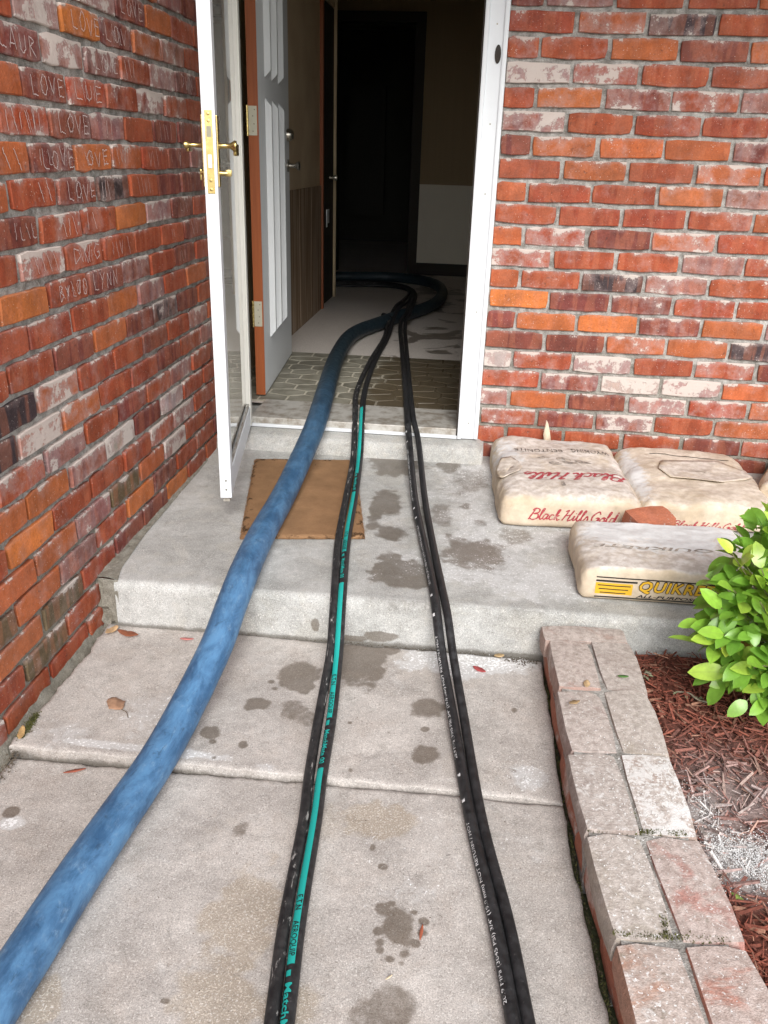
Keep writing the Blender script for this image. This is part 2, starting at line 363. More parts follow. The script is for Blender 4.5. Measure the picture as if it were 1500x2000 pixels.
dsill = .35*fbm(V*5, 3); wsill = blob_field(V, [(905,848,30,14,.8),(560,850,30,10,.3)], .07, 3)*.9
structure(obj('door_sill', mesh('door_sill', V, Fq, True, dict(wet=wsill, dust=dsill*.8, grime=.25*fbm(V*7, 6)*sstep(.05, .0, V[:, 2]), tan=np.zeros(len(V))+.35)), MAT['porch']))

# --- path: two slabs, the far one standing proud at its left
def edge_x(y): return np.interp(-y, [1.2, 1.6, 2.09, 2.43, 3.0, 4.6], [.199, .212, .226, .255, .32, .5])
wetS = [(705,1292,58,46,1),(740,1262,50,22,1),(585,1314,40,27,1),(588,1338,26,14,.9),(500,1376,28,14,1),(408,1432,23,14,1),(475,1455,10,7,1),(415,1450,9,5,.8),(833,1380,38,20,.75),(826,1476,30,20,.8),(572,1388,30,22,.62),(600,1403,26,15,.55),
    (830,1424,9,5,.9),(684,1412,6,4,.9),(684,1504,7,5,.6),(20,1572,17,10,1),(1004,1388,8,6,.8),(640,1350,9,6,.6),(418,1480,7,4,.8),(1003,1505,7,4,.7),(760,1430,5,3,.8),(770,1432,5,3,.7),(530,1332,8,4,.8),(536,1346,7,4,.8),
    (778,1805,34,40,.85),(737,1815,12,12,.9),(742,1835,13,10,.8),(748,1772,16,14,.85),(765,1760,9,7,.9),(808,1778,10,7,.8),(828,1796,12,9,.9),(825,1818,13,9,.8),(812,1838,12,9,.85),(790,1862,13,10,.8),(762,1870,13,9,.8),(742,1852,9,8,.7),(785,1878,10,8,.7),
    (750,1688,12,8,.85),(728,1652,7,8,.7),(760,1962,66,54,.66),(740,1985,70,30,.6),(330,1880,10,10,.5),(322,1950,10,6,.8),(470,1610,14,14,.6),(60,1430,6,3,.6)]
dustS = [(880,1295,100,26,.75),(950,1290,80,28,.85),(1000,1275,40,14,.8),(1030,1520,34,26,.50),(1050,1670,24,16,.30),(300,1390,90,60,.35),(120,1430,70,30,.4),(800,1740,50,26,.28),(20,1592,26,14,1),(520,1500,30,10,.4),(330,1470,120,10,.6),(200,1455,110,8,.6),(900,1650,200,160,.18)]
tanS = [(740,1600,70,40,.95),(640,1600,60,40,.5),(480,1800,70,140,.95),(430,1950,90,80,.9),(560,1960,60,60,.8),(85,1950,45,40,1),(620,1510,60,24,.3),(900,1700,120,120,.25),(450,1600,80,60,.35)]
def slab(name, y0, y1, fine0, zf, seed, dist):
    ys = np.concatenate([np.linspace(y0, fine0, max(2, int((fine0-y0)/.05)))[:-1] if fine0 > y0 else [], np.arange(max(fine0, y0), y1, .0052), [y1]])
    U = np.linspace(0, 1, 250); UU, YY = np.meshgrid(U, ys); XL = -1.074+(fbm(np.stack([YY*14, YY*0+seed, YY*0], -1), 2)-.5)*.035+(fbm(np.stack([YY*50, YY*0+seed, YY*0], -1), 4)-.5)*.012
    XR = edge_x(YY)+.017+(fbm(np.stack([YY*20, YY*0+3, YY*0], -1), 7)-.5)*.012; X = XL+(XR-XL)*UU
    jit = (fbm(np.stack([X*22, X*0+seed, X*0], -1), 15)-.5)*.012+(fbm(np.stack([X*110, X*0+seed, X*0], -1), 19)-.5)*.004
    Yj = YY+jit*(sstep(y1-.03, y1, YY)+sstep(y0+.03, y0, YY))
    Zt = zf(X, Yj)+(fbm(np.stack([X*5, Yj*5, X*0], -1), seed)-.5)*.006+(fbm(np.stack([X*35, Yj*35, X*0], -1), seed+3)-.5)*.0022
    e = np.minimum(np.minimum(y1-YY, YY-y0), np.minimum((UU)*1.25, (1-UU)*1.25)); Zt -= .0035*(1-sstep(0, .009, e))
    V = np.stack([X, Yj, Zt], -1); n, m = X.shape; ii = np.arange(n*m).reshape(n, m)
    F = list(map(tuple, np.stack([ii[:-1, :-1], ii[:-1, 1:], ii[1:, 1:], ii[1:, :-1]], -1).reshape(-1, 4)))
    V = V.reshape(-1, 3); loop = np.concatenate([ii[0, :], ii[1:, -1], ii[-1, -2::-1], ii[-2:0:-1, 0]]); nb = len(V)
    S1 = V[loop].copy(); S1[:, 2] -= .03; S2 = V[loop].copy(); S2[:, 2] = -.20; V = np.vstack([V, S1, S2]); k = len(loop)
    for j in range(k):
        a, b = loop[j], loop[(j+1) % k]; F.append((b, a, nb+j, nb+(j+1) % k)); F.append((nb+(j+1) % k, nb+j, nb+k+j, nb+k+(j+1) % k))
    zz = -.15
    wet = blob_field(V, wetS, zz, 51); dus = blob_field(V, dustS, zz, 61)*1.5; tan = blob_field(V, tanS, zz, 71)
    gr = .55*sstep(.07, .0, np.abs(V[:, 1]-y1))*fbm(V*9, 1)*dist+.42*sstep(-.97, -1.05, V[:, 0])*fbm(V*6, 2)+.9*sstep(-.004, -.014, V[:, 2]-zf(V[:, 0], V[:, 1]))+.10*fbm(V*4, 33)+.15*sstep(.06, .0, edge_x(V[:, 1])-V[:, 0])*fbm(V*8, 35)
    sm = [True]*((n-1)*(m-1))+[False]*(2*k)
    me = mesh(name, V, F, False, dict(wet=wet, dust=dus, tan=tan, grime=gr)); me.polygons.foreach_set('use_smooth', sm)
    return structure(obj(name, me, MAT['path']))
JY = -1.905
slab('path_slab', JY+.004, -1.318, JY+.004, lambda X, Y: -.15-.002*X, 3, 1.0)
slab('path_slab', -4.6, JY-.004, -2.62, lambda X, Y: -.152-.020*sstep(.1, -1.0, X)*sstep(-2.6, -1.9, Y)-.002, 8, .7)

# ================================================================== BRICK WALLS
def brick_mesh(L, D, H, seed, rnd=.0028, jit=.0013):
    """front face at y=0, centred in x and z, rounded and chipped outline"""
    r = np.random.default_rng(seed); w, h = L/2, H/2
    per = [(-w, -h)]+[(-w+L*t, -h) for t in (.2, .42, .66, .85)]+[(w, -h), (w, -h*.1)]+[(w, h)]+[(w-L*t, h) for t in (.17, .4, .62, .83)]+[(-w, h), (-w, h*.15)]
    per = np.array(per); n = len(per); j = r.normal(0, jit, per.shape); out = per+j
    for c in (0, 5, 7, 12): out[c] *= np.array([1-.010*r.random()-.012, 1-.07*r.random()-.05])
    ins = out*np.array([1-2*rnd/L, 1-2*rnd/H])+r.normal(0, jit*.3, per.shape)
    V = [(a, 0+abs(r.normal(0, .0006)), b) for a, b in ins]+[(a, rnd*.9, b) for a, b in out]+[(a, D, b) for a, b in out]
    F = [tuple(range(n))]
    for k in range(2):
        F += [(k*n+i, (k+1)*n+i, (k+1)*n+(i+1) % n, k*n+(i+1) % n) for i in range(n)]
    me = mesh('brick', V, F); me.materials.append(MAT['brick']); return smooth_by_angle(me, 25)
BR_L = [brick_mesh(.220, .055, .067, 100+i) for i in range(14)]
BR_R = [brick_mesh(.2285, .055, .067, 200+i) for i in range(12)]
BR_H = [brick_mesh(.109, .055, .067, 300+i) for i in range(6)]
COL = dict(r=(.36, .068, .026), o=(.47, .120, .036), O=(.58, .165, .04), m=(.20, .046, .032), d=(.050, .030, .034), p=(.29, .115, .10), w=(.42, .34, .31), g=(.13, .085, .045))
def brick(mes, wall, loc, rotz, code, off, sx=1.0):
    o = obj('brick', random.choice(mes), None, wall, [loc[i]-off[i] for i in range(3)], (random.gauss(0, .006), random.gauss(0, .006), rotz+random.gauss(0, .004)), (sx, 1, 1))
    c = COL[code[0]]; k = random.uniform(.70, .88); a = min(.95, int(code[1])/10+.15)
    o.color = (c[0]*k, c[1]*k*random.uniform(.93, 1.08), c[2]*k*random.uniform(.9, 1.1), a); return o
def rand_code(): return random.choice(['r1', 'r1', 'r2', 'r3', 'o1', 'o2', 'm1', 'm2', 'r4', 'p4', 'd1', 'O1', 'm4'])
H = .08
# --- wall to the right of the door (faces the viewer)
WR = (0.0, 0.0, 0.0)
wallR = tag(empty('brick_wall', WR), 'red brick wall to the right of the door behind the paper sacks', 'brick wall')
xs = np.arange(.0, 3.2, .03); zs = np.arange(-.2, 2.62, .016)
XX, ZZ = np.meshgrid(xs, zs); YY = .0100+(fbm(np.stack([XX*25, XX*0, ZZ*25], -1), 4)-.5)*.013
V = np.stack([XX, YY, ZZ], -1).reshape(-1, 3); nr, nc = XX.shape; ii = np.arange(nr*nc).reshape(nr, nc)
Fq = list(map(tuple, np.stack([ii[:-1, :-1], ii[:-1, 1:], ii[1:, 1:], ii[1:, :-1]], -1).reshape(-1, 4)))
mb = MB().add(V, Fq).box(-.002, 3.2, .03, .22, -.2, 2.64)
obj('mortar', mb.me('mortar'), MAT['mortar'], wallR)
RC = {1:'m2 p5 r1 r0 o0', 2:'r1 o4 d3 r1 o1', 3:'r3 r2 o1 m2 o2', 4:'p8 r5 r1 r1 o1', 5:'r1 o3 m4 r4 p4', 6:'m6 r0 r2 r2 m1', 7:'m0 o3 o2 o0 m4', 8:'r0 o2 r1 o4 r1', 9:'o0 r1 r1 o2 p5',
  10:'r2 r1 r1 r3 o1', 11:'o0 r5 m0 o5 r1', 12:'r5 r1 r2 p3 r1', 13:'o0 r2 d2 p5 r1', 14:'O0 m1 m3 r2 r1', 15:'m1 o1 O1 m3 o1', 16:'m1 m0 o3 o1 d2', 17:'w7 r3 p7 r1 r4', 18:'r2 m4 w8 p7 o1',
  19:'p5 o1 m1 p5 r4', 20:'r4 m2 m6 r0 o2', 21:'r2 r0 r1 r2 m1', 22:'m1 r2 r1 r1 m1'}
for row in range(-2, 23):
    z = (22-row)*H; half = (row % 2) == 1; x = .006 if not half else .006; codes = RC.get(row, '').split(); i = 0; first = True
    while x < 1.75:
        wdt = .120 if (half and first) else .2405; code = codes[i] if i < len(codes) else rand_code()
        m = BR_H if (half and first) else BR_R
        brick(m, wallR, (x+wdt/2-.004+random.gauss(0, .0012), .0+random.gauss(0, .0013), z+.0325+random.gauss(0, .0012)), 0, code, WR, random.uniform(.985, 1.012))
        x += wdt; i += 1; first = False
def far_courses(name, wall, boxes):
    mb = MB()
    for b in boxes: mb.box(*b)
    o = obj(name, mb.me(name), MAT['brick'], wall); o['kind'] = 'stuff'; o.color = (.28, .07, .04, .2)
far_courses('upper_courses', wallR, [(x0+.25*((k % 2)*.5), x0+.25*((k % 2)*.5)+.23, 0, .03, .001+H*k, H*k+.065) for k in range(0, 32) for x0 in np.arange(1.80, 3.0, .241)]+[(x0+.12*(k % 2), x0+.12*(k % 2)+.228, 0, .03, H*k, H*k+.065) for k in range(25, 32) for x0 in np.arange(.006, 1.6, .241)])
# --- left wall (faces right, runs towards the viewer)
XLW = -1.099; WL = (XLW, -1.0, 0.0)
wallL = tag(empty('brick_wall', WL), 'old red brick wall along the left with chalk writing on its bricks', 'brick wall')
ys = np.arange(-4.2, .03, .03); zs = np.arange(-.2, 2.62, .016)
YY, ZZ = np.meshgrid(ys, zs); XX = XLW-.0100+(fbm(np.stack([YY*25, YY*0, ZZ*25], -1), 14)-.5)*.013
V = np.stack([XX, YY, ZZ], -1).reshape(-1, 3)-np.array(WL); nr, nc = XX.shape; ii = np.arange(nr*nc).reshape(nr, nc)
Fq = list(map(tuple, np.stack([ii[:-1, :-1], ii[:-1, 1:], ii[1:, 1:], ii[1:, :-1]], -1).reshape(-1, 4)))
mb = MB().add(V, Fq).box(-.22, -.03, -3.2, 1.02, -.2, 2.64)
obj('mortar', mb.me('mortar'), MAT['mortar'], wallL)
PL = .231
LCOL = {-3:'r1 m2 r2 p5 r1 m2 o1 r2 m1', -2:'m2 r2 p4 m3 r2 o1 p4 m1 r2', -1:'r2 r1 p5 r3 p6 m3 o1 r2 r1', 0:'r1 r1 p7 O2 m3 o4 p5 r1 r1', 1:'r1 r1 m3 p6 m4 r3 p6 m3 r1', 2:'r1 o1 m2 r3 r2 m6 r3 r1 m1', 3:'r1 r1 r4 m3 p3 r0 m0 m1 m2', 4:'m1 o1 m3 o1 o3 r1 m1 p4 r1',
  5:'r1 o1 r1 m3 d3 r0 m0 m1 r1', 6:'r1 m1 r3 r2 O0 p6 m2 r1 r1', 7:'r1 r1 r5 r3 r2 r1 r1 m2 r1', 8:'r1 O0 r1 m2 m4 r0 m1 r1 p3', 9:'r1 r2 r2 r0 o1 p4 r1 o1 m2', 10:'r1 r2 m0 o1 m2 d4 m1 r1 r2', 11:'r1 d0 o6 r2 r1 m2 r1 p4 r1', 12:'d0 o7 o4 r1 r2 m1 r3 p3 r1', 13:'r3 r4 p4 r1 m2 r4 p5 r1 m1',
  14:'o1 o1 p5 w9 m1 w6 r2 r1 r2', 15:'r1 O1 r2 r1 r2 r4 p6 r1 r1', 16:'o0 o2 p3 g2 o1 p7 r2 r1 o1', 17:'g1 o1 p3 r2 O0 m2 r1 r2 m1', 18:'o1 g1 r2 m3 m1 O1 r2 r1 o1', 19:'r1 g2 r2 r1 m1 d1 r1 r1 r1', 20:'r1 r1 r2 d1 r1 r1 m1 r1 r1'}
BOOK = {}
for k in range(-5, 21):
    z = 1.440-H*k; y0 = -1.865 if k % 2 == 0 else -1.981; codes = LCOL.get(k, '').split()
    for i in range(-1, 9):
        a, b = y0+PL*i, min(y0+PL*(i+1), -.004)
        if b-a < .04: continue
        code = codes[i] if 0 <= i < len(codes) else rand_code()
        o = brick(BR_L, wallL, (XLW+random.gauss(0, .0015), (a+b)/2+random.gauss(0, .0015), z+.0325+random.gauss(0, .0012)), math.pi/2, code, WL, (b-a)/PL*random.uniform(.975, 1.012))
        BOOK[(k, i)] = o
far_courses('near_courses', wallL, [(-.03, 0, -1.098+PL*(.5 if k % 2 else 0)-PL*j-.22+.0, -1.098+PL*(.5 if k % 2 else 0)-PL*j, 1.44-H*k, 1.44-H*k+.065) for k in range(-14, 21) for j in range(1, 9)]+[(-.03, 0, 1.0-PL*(j+.5*(k % 2))-.215, 1.0-PL*(j+.5*(k % 2)), 1.44-H*k, 1.44-H*k+.065) for k in range(-14, -5) for j in range(0, 9)])
# crumbling mortar fillet along the foot of the wall
ys = np.arange(-2.9, -1.325, .012); an = np.linspace(0, 1, 7); YY, TT = np.meshgrid(ys, an); rr = .035+.018*(fbm(np.stack([YY*9, YY*0, YY*0], -1), 3)-.3)
XX = XLW-.008+.040*TT+(fbm(np.stack([YY*30, TT*3, YY*0], -1), 5)-.5)*.010; ZZ = -.176+.040*(1-TT)**1.6+(fbm(np.stack([YY*25, TT*4, YY*0], -1), 6)-.5)*.022
V = np.stack([XX, YY, ZZ], -1).reshape(-1, 3)-np.array(WL); nr, nc = XX.shape; ii = np.arange(nr*nc).reshape(nr, nc)
obj('mortar_fillet', mesh('mortar_fillet', V, np.stack([ii[:-1, :-1], ii[1:, :-1], ii[1:, 1:], ii[:-1, 1:]], -1).reshape(-1, 4), True), MAT['mortar'], wallL)

ys = np.arange(-1.318, -.10, .01); an = np.linspace(0, 1, 9); YY, TT = np.meshgrid(ys, an); xe = np.interp(-YY, [0, .1, 1.0, 1.24, 1.34], [-1.112, -1.110, -1.088, -1.068, -1.042])+.012
XX = XLW-.010+(xe-XLW+.010)*TT; ZZ = .010-.008*TT+(fbm(np.stack([YY*35, TT*4, YY*0], -1), 6)-.5)*.016*(1-TT*.6)
V = np.stack([XX, YY, ZZ], -1).reshape(-1, 3)-np.array(WL); nr, nc = XX.shape; ii = np.arange(nr*nc).reshape(nr, nc); Fq = list(map(tuple, np.stack([ii[:-1, :-1], ii[1:, :-1], ii[1:, 1:], ii[:-1, 1:]], -1).reshape(-1, 4)))
zz = np.linspace(0, 1, 14); EV = []                     # its crumbling front end against the step
for a in range(9):
    for b in range(14):
        x_ = XX[a, 0]; q_ = np.array([x_*30, zz[b]*6, 1.]); EV.append((x_-WL[0]+(float(vnoise(q_*2, 3))-.5)*.006, -1.318-WL[1]-.010*float(vnoise(q_, 8))+(.016 if float(vnoise(q_*1.7, 5)) > .72 else 0), ZZ[a, 0]*(1-zz[b])-.20*zz[b]))
EF = [(a*14+b, a*14+b+1, (a+1)*14+b+1, (a+1)*14+b) for a in range(8) for b in range(13)]
obj('mortar_fillet', MB().add(V, Fq).add(EV, EF).me('mortar_fillet'), MAT['mortar'], wallL)

# --- chalk scratches: strokes on single bricks
GL = {'L': [[(0, 1), (.08, .05), (.6, 0)]], 'O': [[(.35, 1), (.05, .6), (.15, .1), (.45, .0), (.7, .4), (.6, .85), (.35, 1)]], 'V': [[(0, 1), (.35, 0), (.65, 1)]], 'E': [[(.05, 1), (.08, .5), (.06, 0)], [(.05, 1), (.6, .95)], [(.08, .52), (.5, .5)], [(.06, 0), (.6, .04)]],
  'B': [[(.05, 0), (.05, 1), (.5, .85), (.1, .55), (.55, .3), (.05, 0)]], 'Y': [[(0, 1), (.3, .5), (.65, 1)], [(.3, .5), (.15, 0)]], 'J': [[(.1, 1), (.7, 1)], [(.45, 1), (.42, .2), (.2, 0), (.02, .2)]], 'N': [[(.05, 0), (.08, 1), (.55, .05), (.6, 1)]],
  'D': [[(.05, 0), (.05, 1), (.5, .8), (.6, .4), (.05, 0)]], 'A': [[(0, 0), (.3, 1), (.6, 0)], [(.12, .4), (.48, .4)]], 'W': [[(0, 1), (.18, 0), (.35, .7), (.52, 0), (.7, 1)]], 'I': [[(.2, 1), (.22, 0)]], 'U': [[(.05, 1), (.08, .2), (.3, 0), (.55, .25), (.55, 1)]], 'R': [[(.05, 0), (.05, 1), (.5, .8), (.1, .5), (.6, 0)]],
  'G': [[(.6, .85), (.3, 1), (.05, .5), (.3, 0), (.6, .2), (.6, .45), (.35, .45)]], '\\': [[(0, 1.1), (.25, .55), (.5, -.1)]], ' ': []}
t = NT('chalk'); p = t.objco(); t.base(t.mix(t.noise(p, 120, 3), rgb(.40, .27, .25), rgb(.72, .63, .60))).rough(.95); MAT['chalk'] = t.m
def chalk(k, i, word, x0=-.09, hgt=.042, adv=.050, w=.0022, lean=0):
    o = BOOK.get((k, i))
    if o is None: return
    strokes = []
    for n, ch in enumerate(word):
        for st in GL.get(ch, []):
            s = np.array(st)*np.array([adv*1.05, hgt*random.uniform(.85, 1.1)])+np.array([x0+n*adv, -hgt/2+random.uniform(-.004, .004)]); dense = []
            for a, b in zip(s[:-1], s[1:]):
                for tt in np.linspace(0, 1, 6, endpoint=False): dense.append(a*(1-tt)+b*tt+rng.normal(0, .0010, 2))
            dense.append(s[-1]); strokes.append(dense)
    V, Fc = ribbon(strokes, w)
    if len(V) == 0: return
    V3 = np.stack([np.clip(V[:, 0], -.102, .102), np.full(len(V), -.0012), np.clip(V[:, 1], -.0285, .0285)], 1)
    obj('chalk_writing', mesh('chalk_writing', V3, Fc), MAT['chalk'], o)
for k, i, wd, x0, adv in [(0,3,'LOVE',-.06,.045),(0,4,'LOV',-.08,.055),(1,2,'LAUR',-.08,.045),(1,4,'LOVE',-.06,.042),(1,5,'\\\\I',-.09,.03),(1,7,'DWN',-.06,.045),(2,2,'LOVE',-.07,.045),(2,3,'LUE',-.08,.06),(3,2,'I\\I\\I',-.09,.03),(3,3,'LOVE',-.07,.045),(3,4,'II',-.02,.03),
    (4,1,'\\\\',-.01,.05),(4,2,'LOVE',-.06,.045),(4,3,'OVE',-.05,.05),(5,2,'\\\\',.02,.04),(5,3,'LOVE',-.06,.044),(5,4,'II\\',-.09,.02),(6,2,'\\I\\',-.0,.03),(6,3,'I\\',-.09,.04),(7,3,'DVG',-.07,.06),(8,2,'BY JO',-.06,.034),(8,3,'LYNN',-.09,.042),(-1,4,'\\I\\',-.08,.04),(-1,5,'LOVE',-.08,.045),(-2,4,'LOVE',-.08,.045),(7,7,'\\I',-.04,.05),(3,6,'\\I',.0,.04),(4,6,'V',-.01,.03)]:
    chalk(k, i, wd, x0, adv=adv)
for _ in range(34): chalk(random.randint(-2, 8), random.randint(1, 6), ''.join(random.choice('\\\\I\\VIL ') for _ in range(random.randint(2, 5))), random.uniform(-.09, 0), random.uniform(.02, .045), random.uniform(.015, .035), .0016)

# ================================================================== DOORWAY
MAT['white_paint'] = plain('white_paint', (.66, .68, .70), .45, .06, 12, bump=.08)
MAT['cream_paint'] = plain('cream_paint', (.66, .64, .58), .5, .07, 14, bump=.08)
MAT['grey_door'] = plain('grey_door_paint', (.72, .73, .73), .5, .05, 10, bump=.1)
MAT['dark_wood'] = plain('dark_wood', (.022, .014, .009), .7, .4, 20)
t = NT('stained_wood'); p = t.objco(); g = t.noise(t.vscale(p, 30, 30, 1.2), 4, 5, .6, .6); t.base(t.mix(g, rgb(.20, .045, .012), rgb(.40, .11, .03))).rough(.45); t.bump(g, .2, .001); MAT['stain'] = t.m
t = NT('brass'); p = t.objco(); t.base(t.mix(t.noise(p, 60, 4), rgb(.42, .31, .11), rgb(.66, .51, .22))).rough(t.lin(t.noise(p, 90, 3), .3, .7, .2, .42)); t.set('Metallic', 1.0); MAT['brass'] = t.m
MAT['nickel'] = plain('tarnished_nickel', (.45, .42, .36), .3, .2, 60, 1.0, 0)
MAT['hinge'] = plain('painted_hinge', (.52, .49, .38), .45, .1, 60, .3, .05)
MAT['screw'] = plain('screw_steel', (.28, .26, .2), .4, .2, 90, .8, 0)
t = NT('window_glass'); t.base(rgb(.96, .98, .97)).rough(.02); t.set('Transmission Weight', 1.0); t.set('IOR', 1.46); MAT['glass'] = t.m
t = NT('dirty_aluminium'); p = t.pos(); t.base(t.mix(t.ramp(t.noise(p, 18, 6, .65), .4, .66), rgb(.50, .48, .44), rgb(.27, .235, .19))).rough(.5); t.set('Metallic', .25); t.bump(t.noise(p, 90, 3), .2, .001); MAT['alu'] = t.m

fr = tag(empty('door_frame', (-.53, 0, .085)), 'white painted frame around the front door opening', 'door frame')
def wpart(name, mb, mat, parent, smooth=False):        # world-space geometry under an unrotated empty
    L = np.array(parent.location); mb.v = [tuple(np.array(q)-L) for q in mb.v]; me = mb.me(name)
    if smooth: smooth_by_angle(me)
    return obj(name, me, mat, parent)
wpart('jamb', MB().box(-.066, .003, -.022, .06, .090, 2.30, .004).box(-.080, -.064, -.032, .06, .090, 2.30, .003).box(-.012, .006, -.030, .02, .092, 2.30, .005), MAT['white_paint'], fr)
wpart('jamb', MB().box(-1.036, -.998, -.018, .012, .095, 2.30, .004).box(-.999, -.986, -.030, .012, .095, 2.30, .003), MAT['cream_paint'], fr)
wpart('jamb_filler', MB().box(-1.098, -1.034, -.006, .10, .095, 2.30), MAT['cream_paint'], fr)
wpart('inner_jamb', MB().box(-1.16, -1.090, .06, .325, .095, 2.30), MAT['dark_wood'], fr)
wpart('inner_jamb', MB().box(-.068, .03, .06, .325, .095, 2.30), MAT['dark_wood'], fr)
wpart('header', MB().box(-1.16, .03, -.02, .325, 2.22, 2.66), MAT['white_paint'], fr)
wpart('weather_strip', MB().box(-.086, -.080, -.020, -.012, .100, 2.28), MAT['dark_wood'], fr)
mr = MB().lathe([(.016, 0), (.016, .003), (.0075, .003), (.0072, .001)], (0, -1, 0), (-.026, -.0225, 1.526), 18)
sk = wpart('strike_ring', mr, MAT['dark_wood'], fr, True); sk.scale = (1, 1, 1)
sk.data.transform(Matrix.Translation((-.026+.53, 0, 1.526-.085)) @ Matrix.Diagonal((.7, 1, 1.9, 1)) @ Matrix.Translation((.026-.53, 0, -1.526+.085)))
for z in (.16, .62, 1.06, 1.30, 1.62):
    wpart('nail_head', MB().lathe([(.003, 0), (.003, .001)], (0, -1, 0), (-.036, -.0215, z), 8), MAT['screw'], fr)
wpart('threshold', MB().box(-.978, -.080, -.012, .275, .086, .128, .003), MAT['alu'], fr)
wpart('threshold_lip', MB().box(-.976, -.082, -.026, -.012, .088, .102, .003), MAT['white_paint'], fr)

# --- storm door, swung out towards the viewer
HX, HY = -1.000, -.034; LX, LY = -.846, -.893
ang = math.atan2(LY-HY, LX-HX); WD = math.hypot(LX-HX, LY-HY); Z0 = .108; TH = .038
sdn = tag(empty('storm_door', (HX, HY, Z0), ang), 'white framed glass storm door swung open beside the left brick wall', 'storm door')
def lp(name, mb, mat, parent, smooth=False):
    me = mb.me(name)
    if smooth: smooth_by_angle(me)
    return obj(name, me, mat, parent)
lp('lock_stile', MB().box(WD-.058, WD, 0, TH, 0, 2.06, .0025).box(WD-.066, WD-.058, .006, TH-.006, .10, 1.95), MAT['white_paint'], sdn)
lp('hinge_stile', MB().box(0, .060, 0, TH, 0, 2.06, .0025).box(.060, .070, .006, TH-.006, .10, 1.95), MAT['cream_paint'], sdn)
lp('bottom_rail', MB().box(.060, WD-.058, .002, TH-.002, 0, .085, .002), MAT['white_paint'], sdn)
lp('top_rail', MB().box(.060, WD-.058, .002, TH-.002, 1.95, 2.06, .002), MAT['white_paint'], sdn)
lp('bottom_sweep', MB().box(.01, WD-.01, .008, TH-.008, -.016, 0), MAT['alu'], sdn)
lp('glass_stop', MB().box(.070, WD-.066, .006, .012, .085, .100).box(.070, WD-.066, .026, .032, .085, .100), MAT['alu'], sdn)
lp('glass_pane', MB().box(.066, WD-.062, .0165, .0210, .088, 1.953), MAT['glass'], sdn)
fp = lp('lock_faceplate', MB().box(WD, WD+.0018, .0085, TH-.0085, .957, 1.178, .0006), MAT['brass'], sdn)
for z in (.968, .993, 1.150, 1.168):
    lp('screw', MB().lathe([(.0045, 0), (.0045, .0012), (.002, .0016)], (1, 0, 0), (WD+.0016, TH/2, z), 10), MAT['brass'], fp)
lp('latch_bolt', MB().box(WD, WD+.006, .0135, TH-.0135, 1.026, 1.062, .001), MAT['white_paint'], fp)
lp('latch_recess', MB().box(WD, WD+.0022, .0125, TH-.0125, 1.108, 1.136), MAT['screw'], fp)
lp('escutcheon', MB().box(WD-.050, WD-.012, -.004, 0, .975, 1.165, .001), MAT['brass'], sdn)
lp('escutcheon', MB().box(WD-.050, WD-.012, TH, TH+.004, .975, 1.165, .001), MAT['brass'], sdn)
lp('handle', MB().lathe([(.010, 0), (.006, .006), (.0055, .036), (.008, .040), (.011, .045), (.010, .052), (.004, .054)], (0, -1, 0), (WD-.030, -.004, 1.086), 14).box(WD-.10, WD-.030, -.052, -.044, 1.068, 1.090, .003), MAT['brass'], sdn, True)
lp('handle', MB().lathe([(.011, 0), (.007, .006), (.0065, .030), (.010, .036), (.015, .044), (.015, .050), (.005, .052)], (0, 1, 0), (WD-.030, TH+.004, 1.086), 14).box(WD-.11, WD-.030, TH+.044, TH+.054, 1.060, 1.092, .004), MAT['brass'], sdn, True)
lp('thumb_turn', MB().lathe([(.008, 0), (.006, .012), (.006, .022)], (0, 1, 0), (WD-.030, TH+.004, 1.012), 12).box(WD-.034, WD-.026, TH+.020, TH+.038, 1.004, 1.022, .002), MAT['brass'], sdn, True)
lp('thumb_turn', MB().lathe([(.008, 0), (.006, .010)], (0, -1, 0), (WD-.030, -.004, 1.012), 12).box(WD-.034, WD-.026, -.016, -.010, .992, 1.022, .002), MAT['brass'], sdn, True)
for z in (.030, .062):
    lp('rivet', MB().lathe([(.0032, 0), (.0032, .001)], (1, 0, 0), (WD, TH*.55, z), 8), MAT['screw'], sdn)

# --- front door, swung into the hall
ang2 = math.atan2(1.288-.338, -1.066+.992); FW = .905
fd = tag(empty('front_door', (-.995, .342, .130), ang2), 'pale grey panelled front door with orange stained edge, open into the dark hall', 'door')
lp('slab', MB().box(0, FW, 0, .043, 0, 2.03), MAT['grey_door'], fd)
lp('stained_edge', MB().box(-.004, 0, .0, .043, 0, 2.03), MAT['stain'], fd)
def batten(x, z0, z1, w=.070, h=.024, bev=.03):
    a, b = x-w/2, x+w/2; c, d = x-w*.18, x+w*.18
    v = [(a,0,z0),(b,0,z0),(b,0,z1),(a,0,z1),(c,-h,z0+bev),(d,-h,z0+bev),(d,-h,z1-bev),(c,-h,z1-bev)]
    return MB().add(v, [(0,1,5,4),(1,2,6,5),(2,3,7,6),(3,0,4,7),(4,5,6,7)])
for x in (.21, .40, .59):
    lp('raised_panel', batten(x, .235, 1.265), MAT['grey_door'], fd); lp('raised_panel', batten(x, 1.345, 1.93), MAT['grey_door'], fd)
for z in (1.17, .375, 1.80):
    hg = lp('hinge', MB().box(-.0065, -.004, .006, .041, z-.056, z+.056, .0008), MAT['hinge'], fd)
    lp('hinge_knuckle', MB().lathe([(.004, -.060), (.0062, -.058), (.0062, .058), (.004, .060)], (0, 0, 1), (-.008, .047, z), 12), MAT['brass'], hg, True)
    for dy, dz in ((.015, .042), (.023, .018), (.018, -.012), (.023, -.040)): lp('screw', MB().lathe([(.0030, 0), (.0030, .0008)], (-1, 0, 0), (-.0065, dy, z+dz), 8), MAT['screw'], hg)
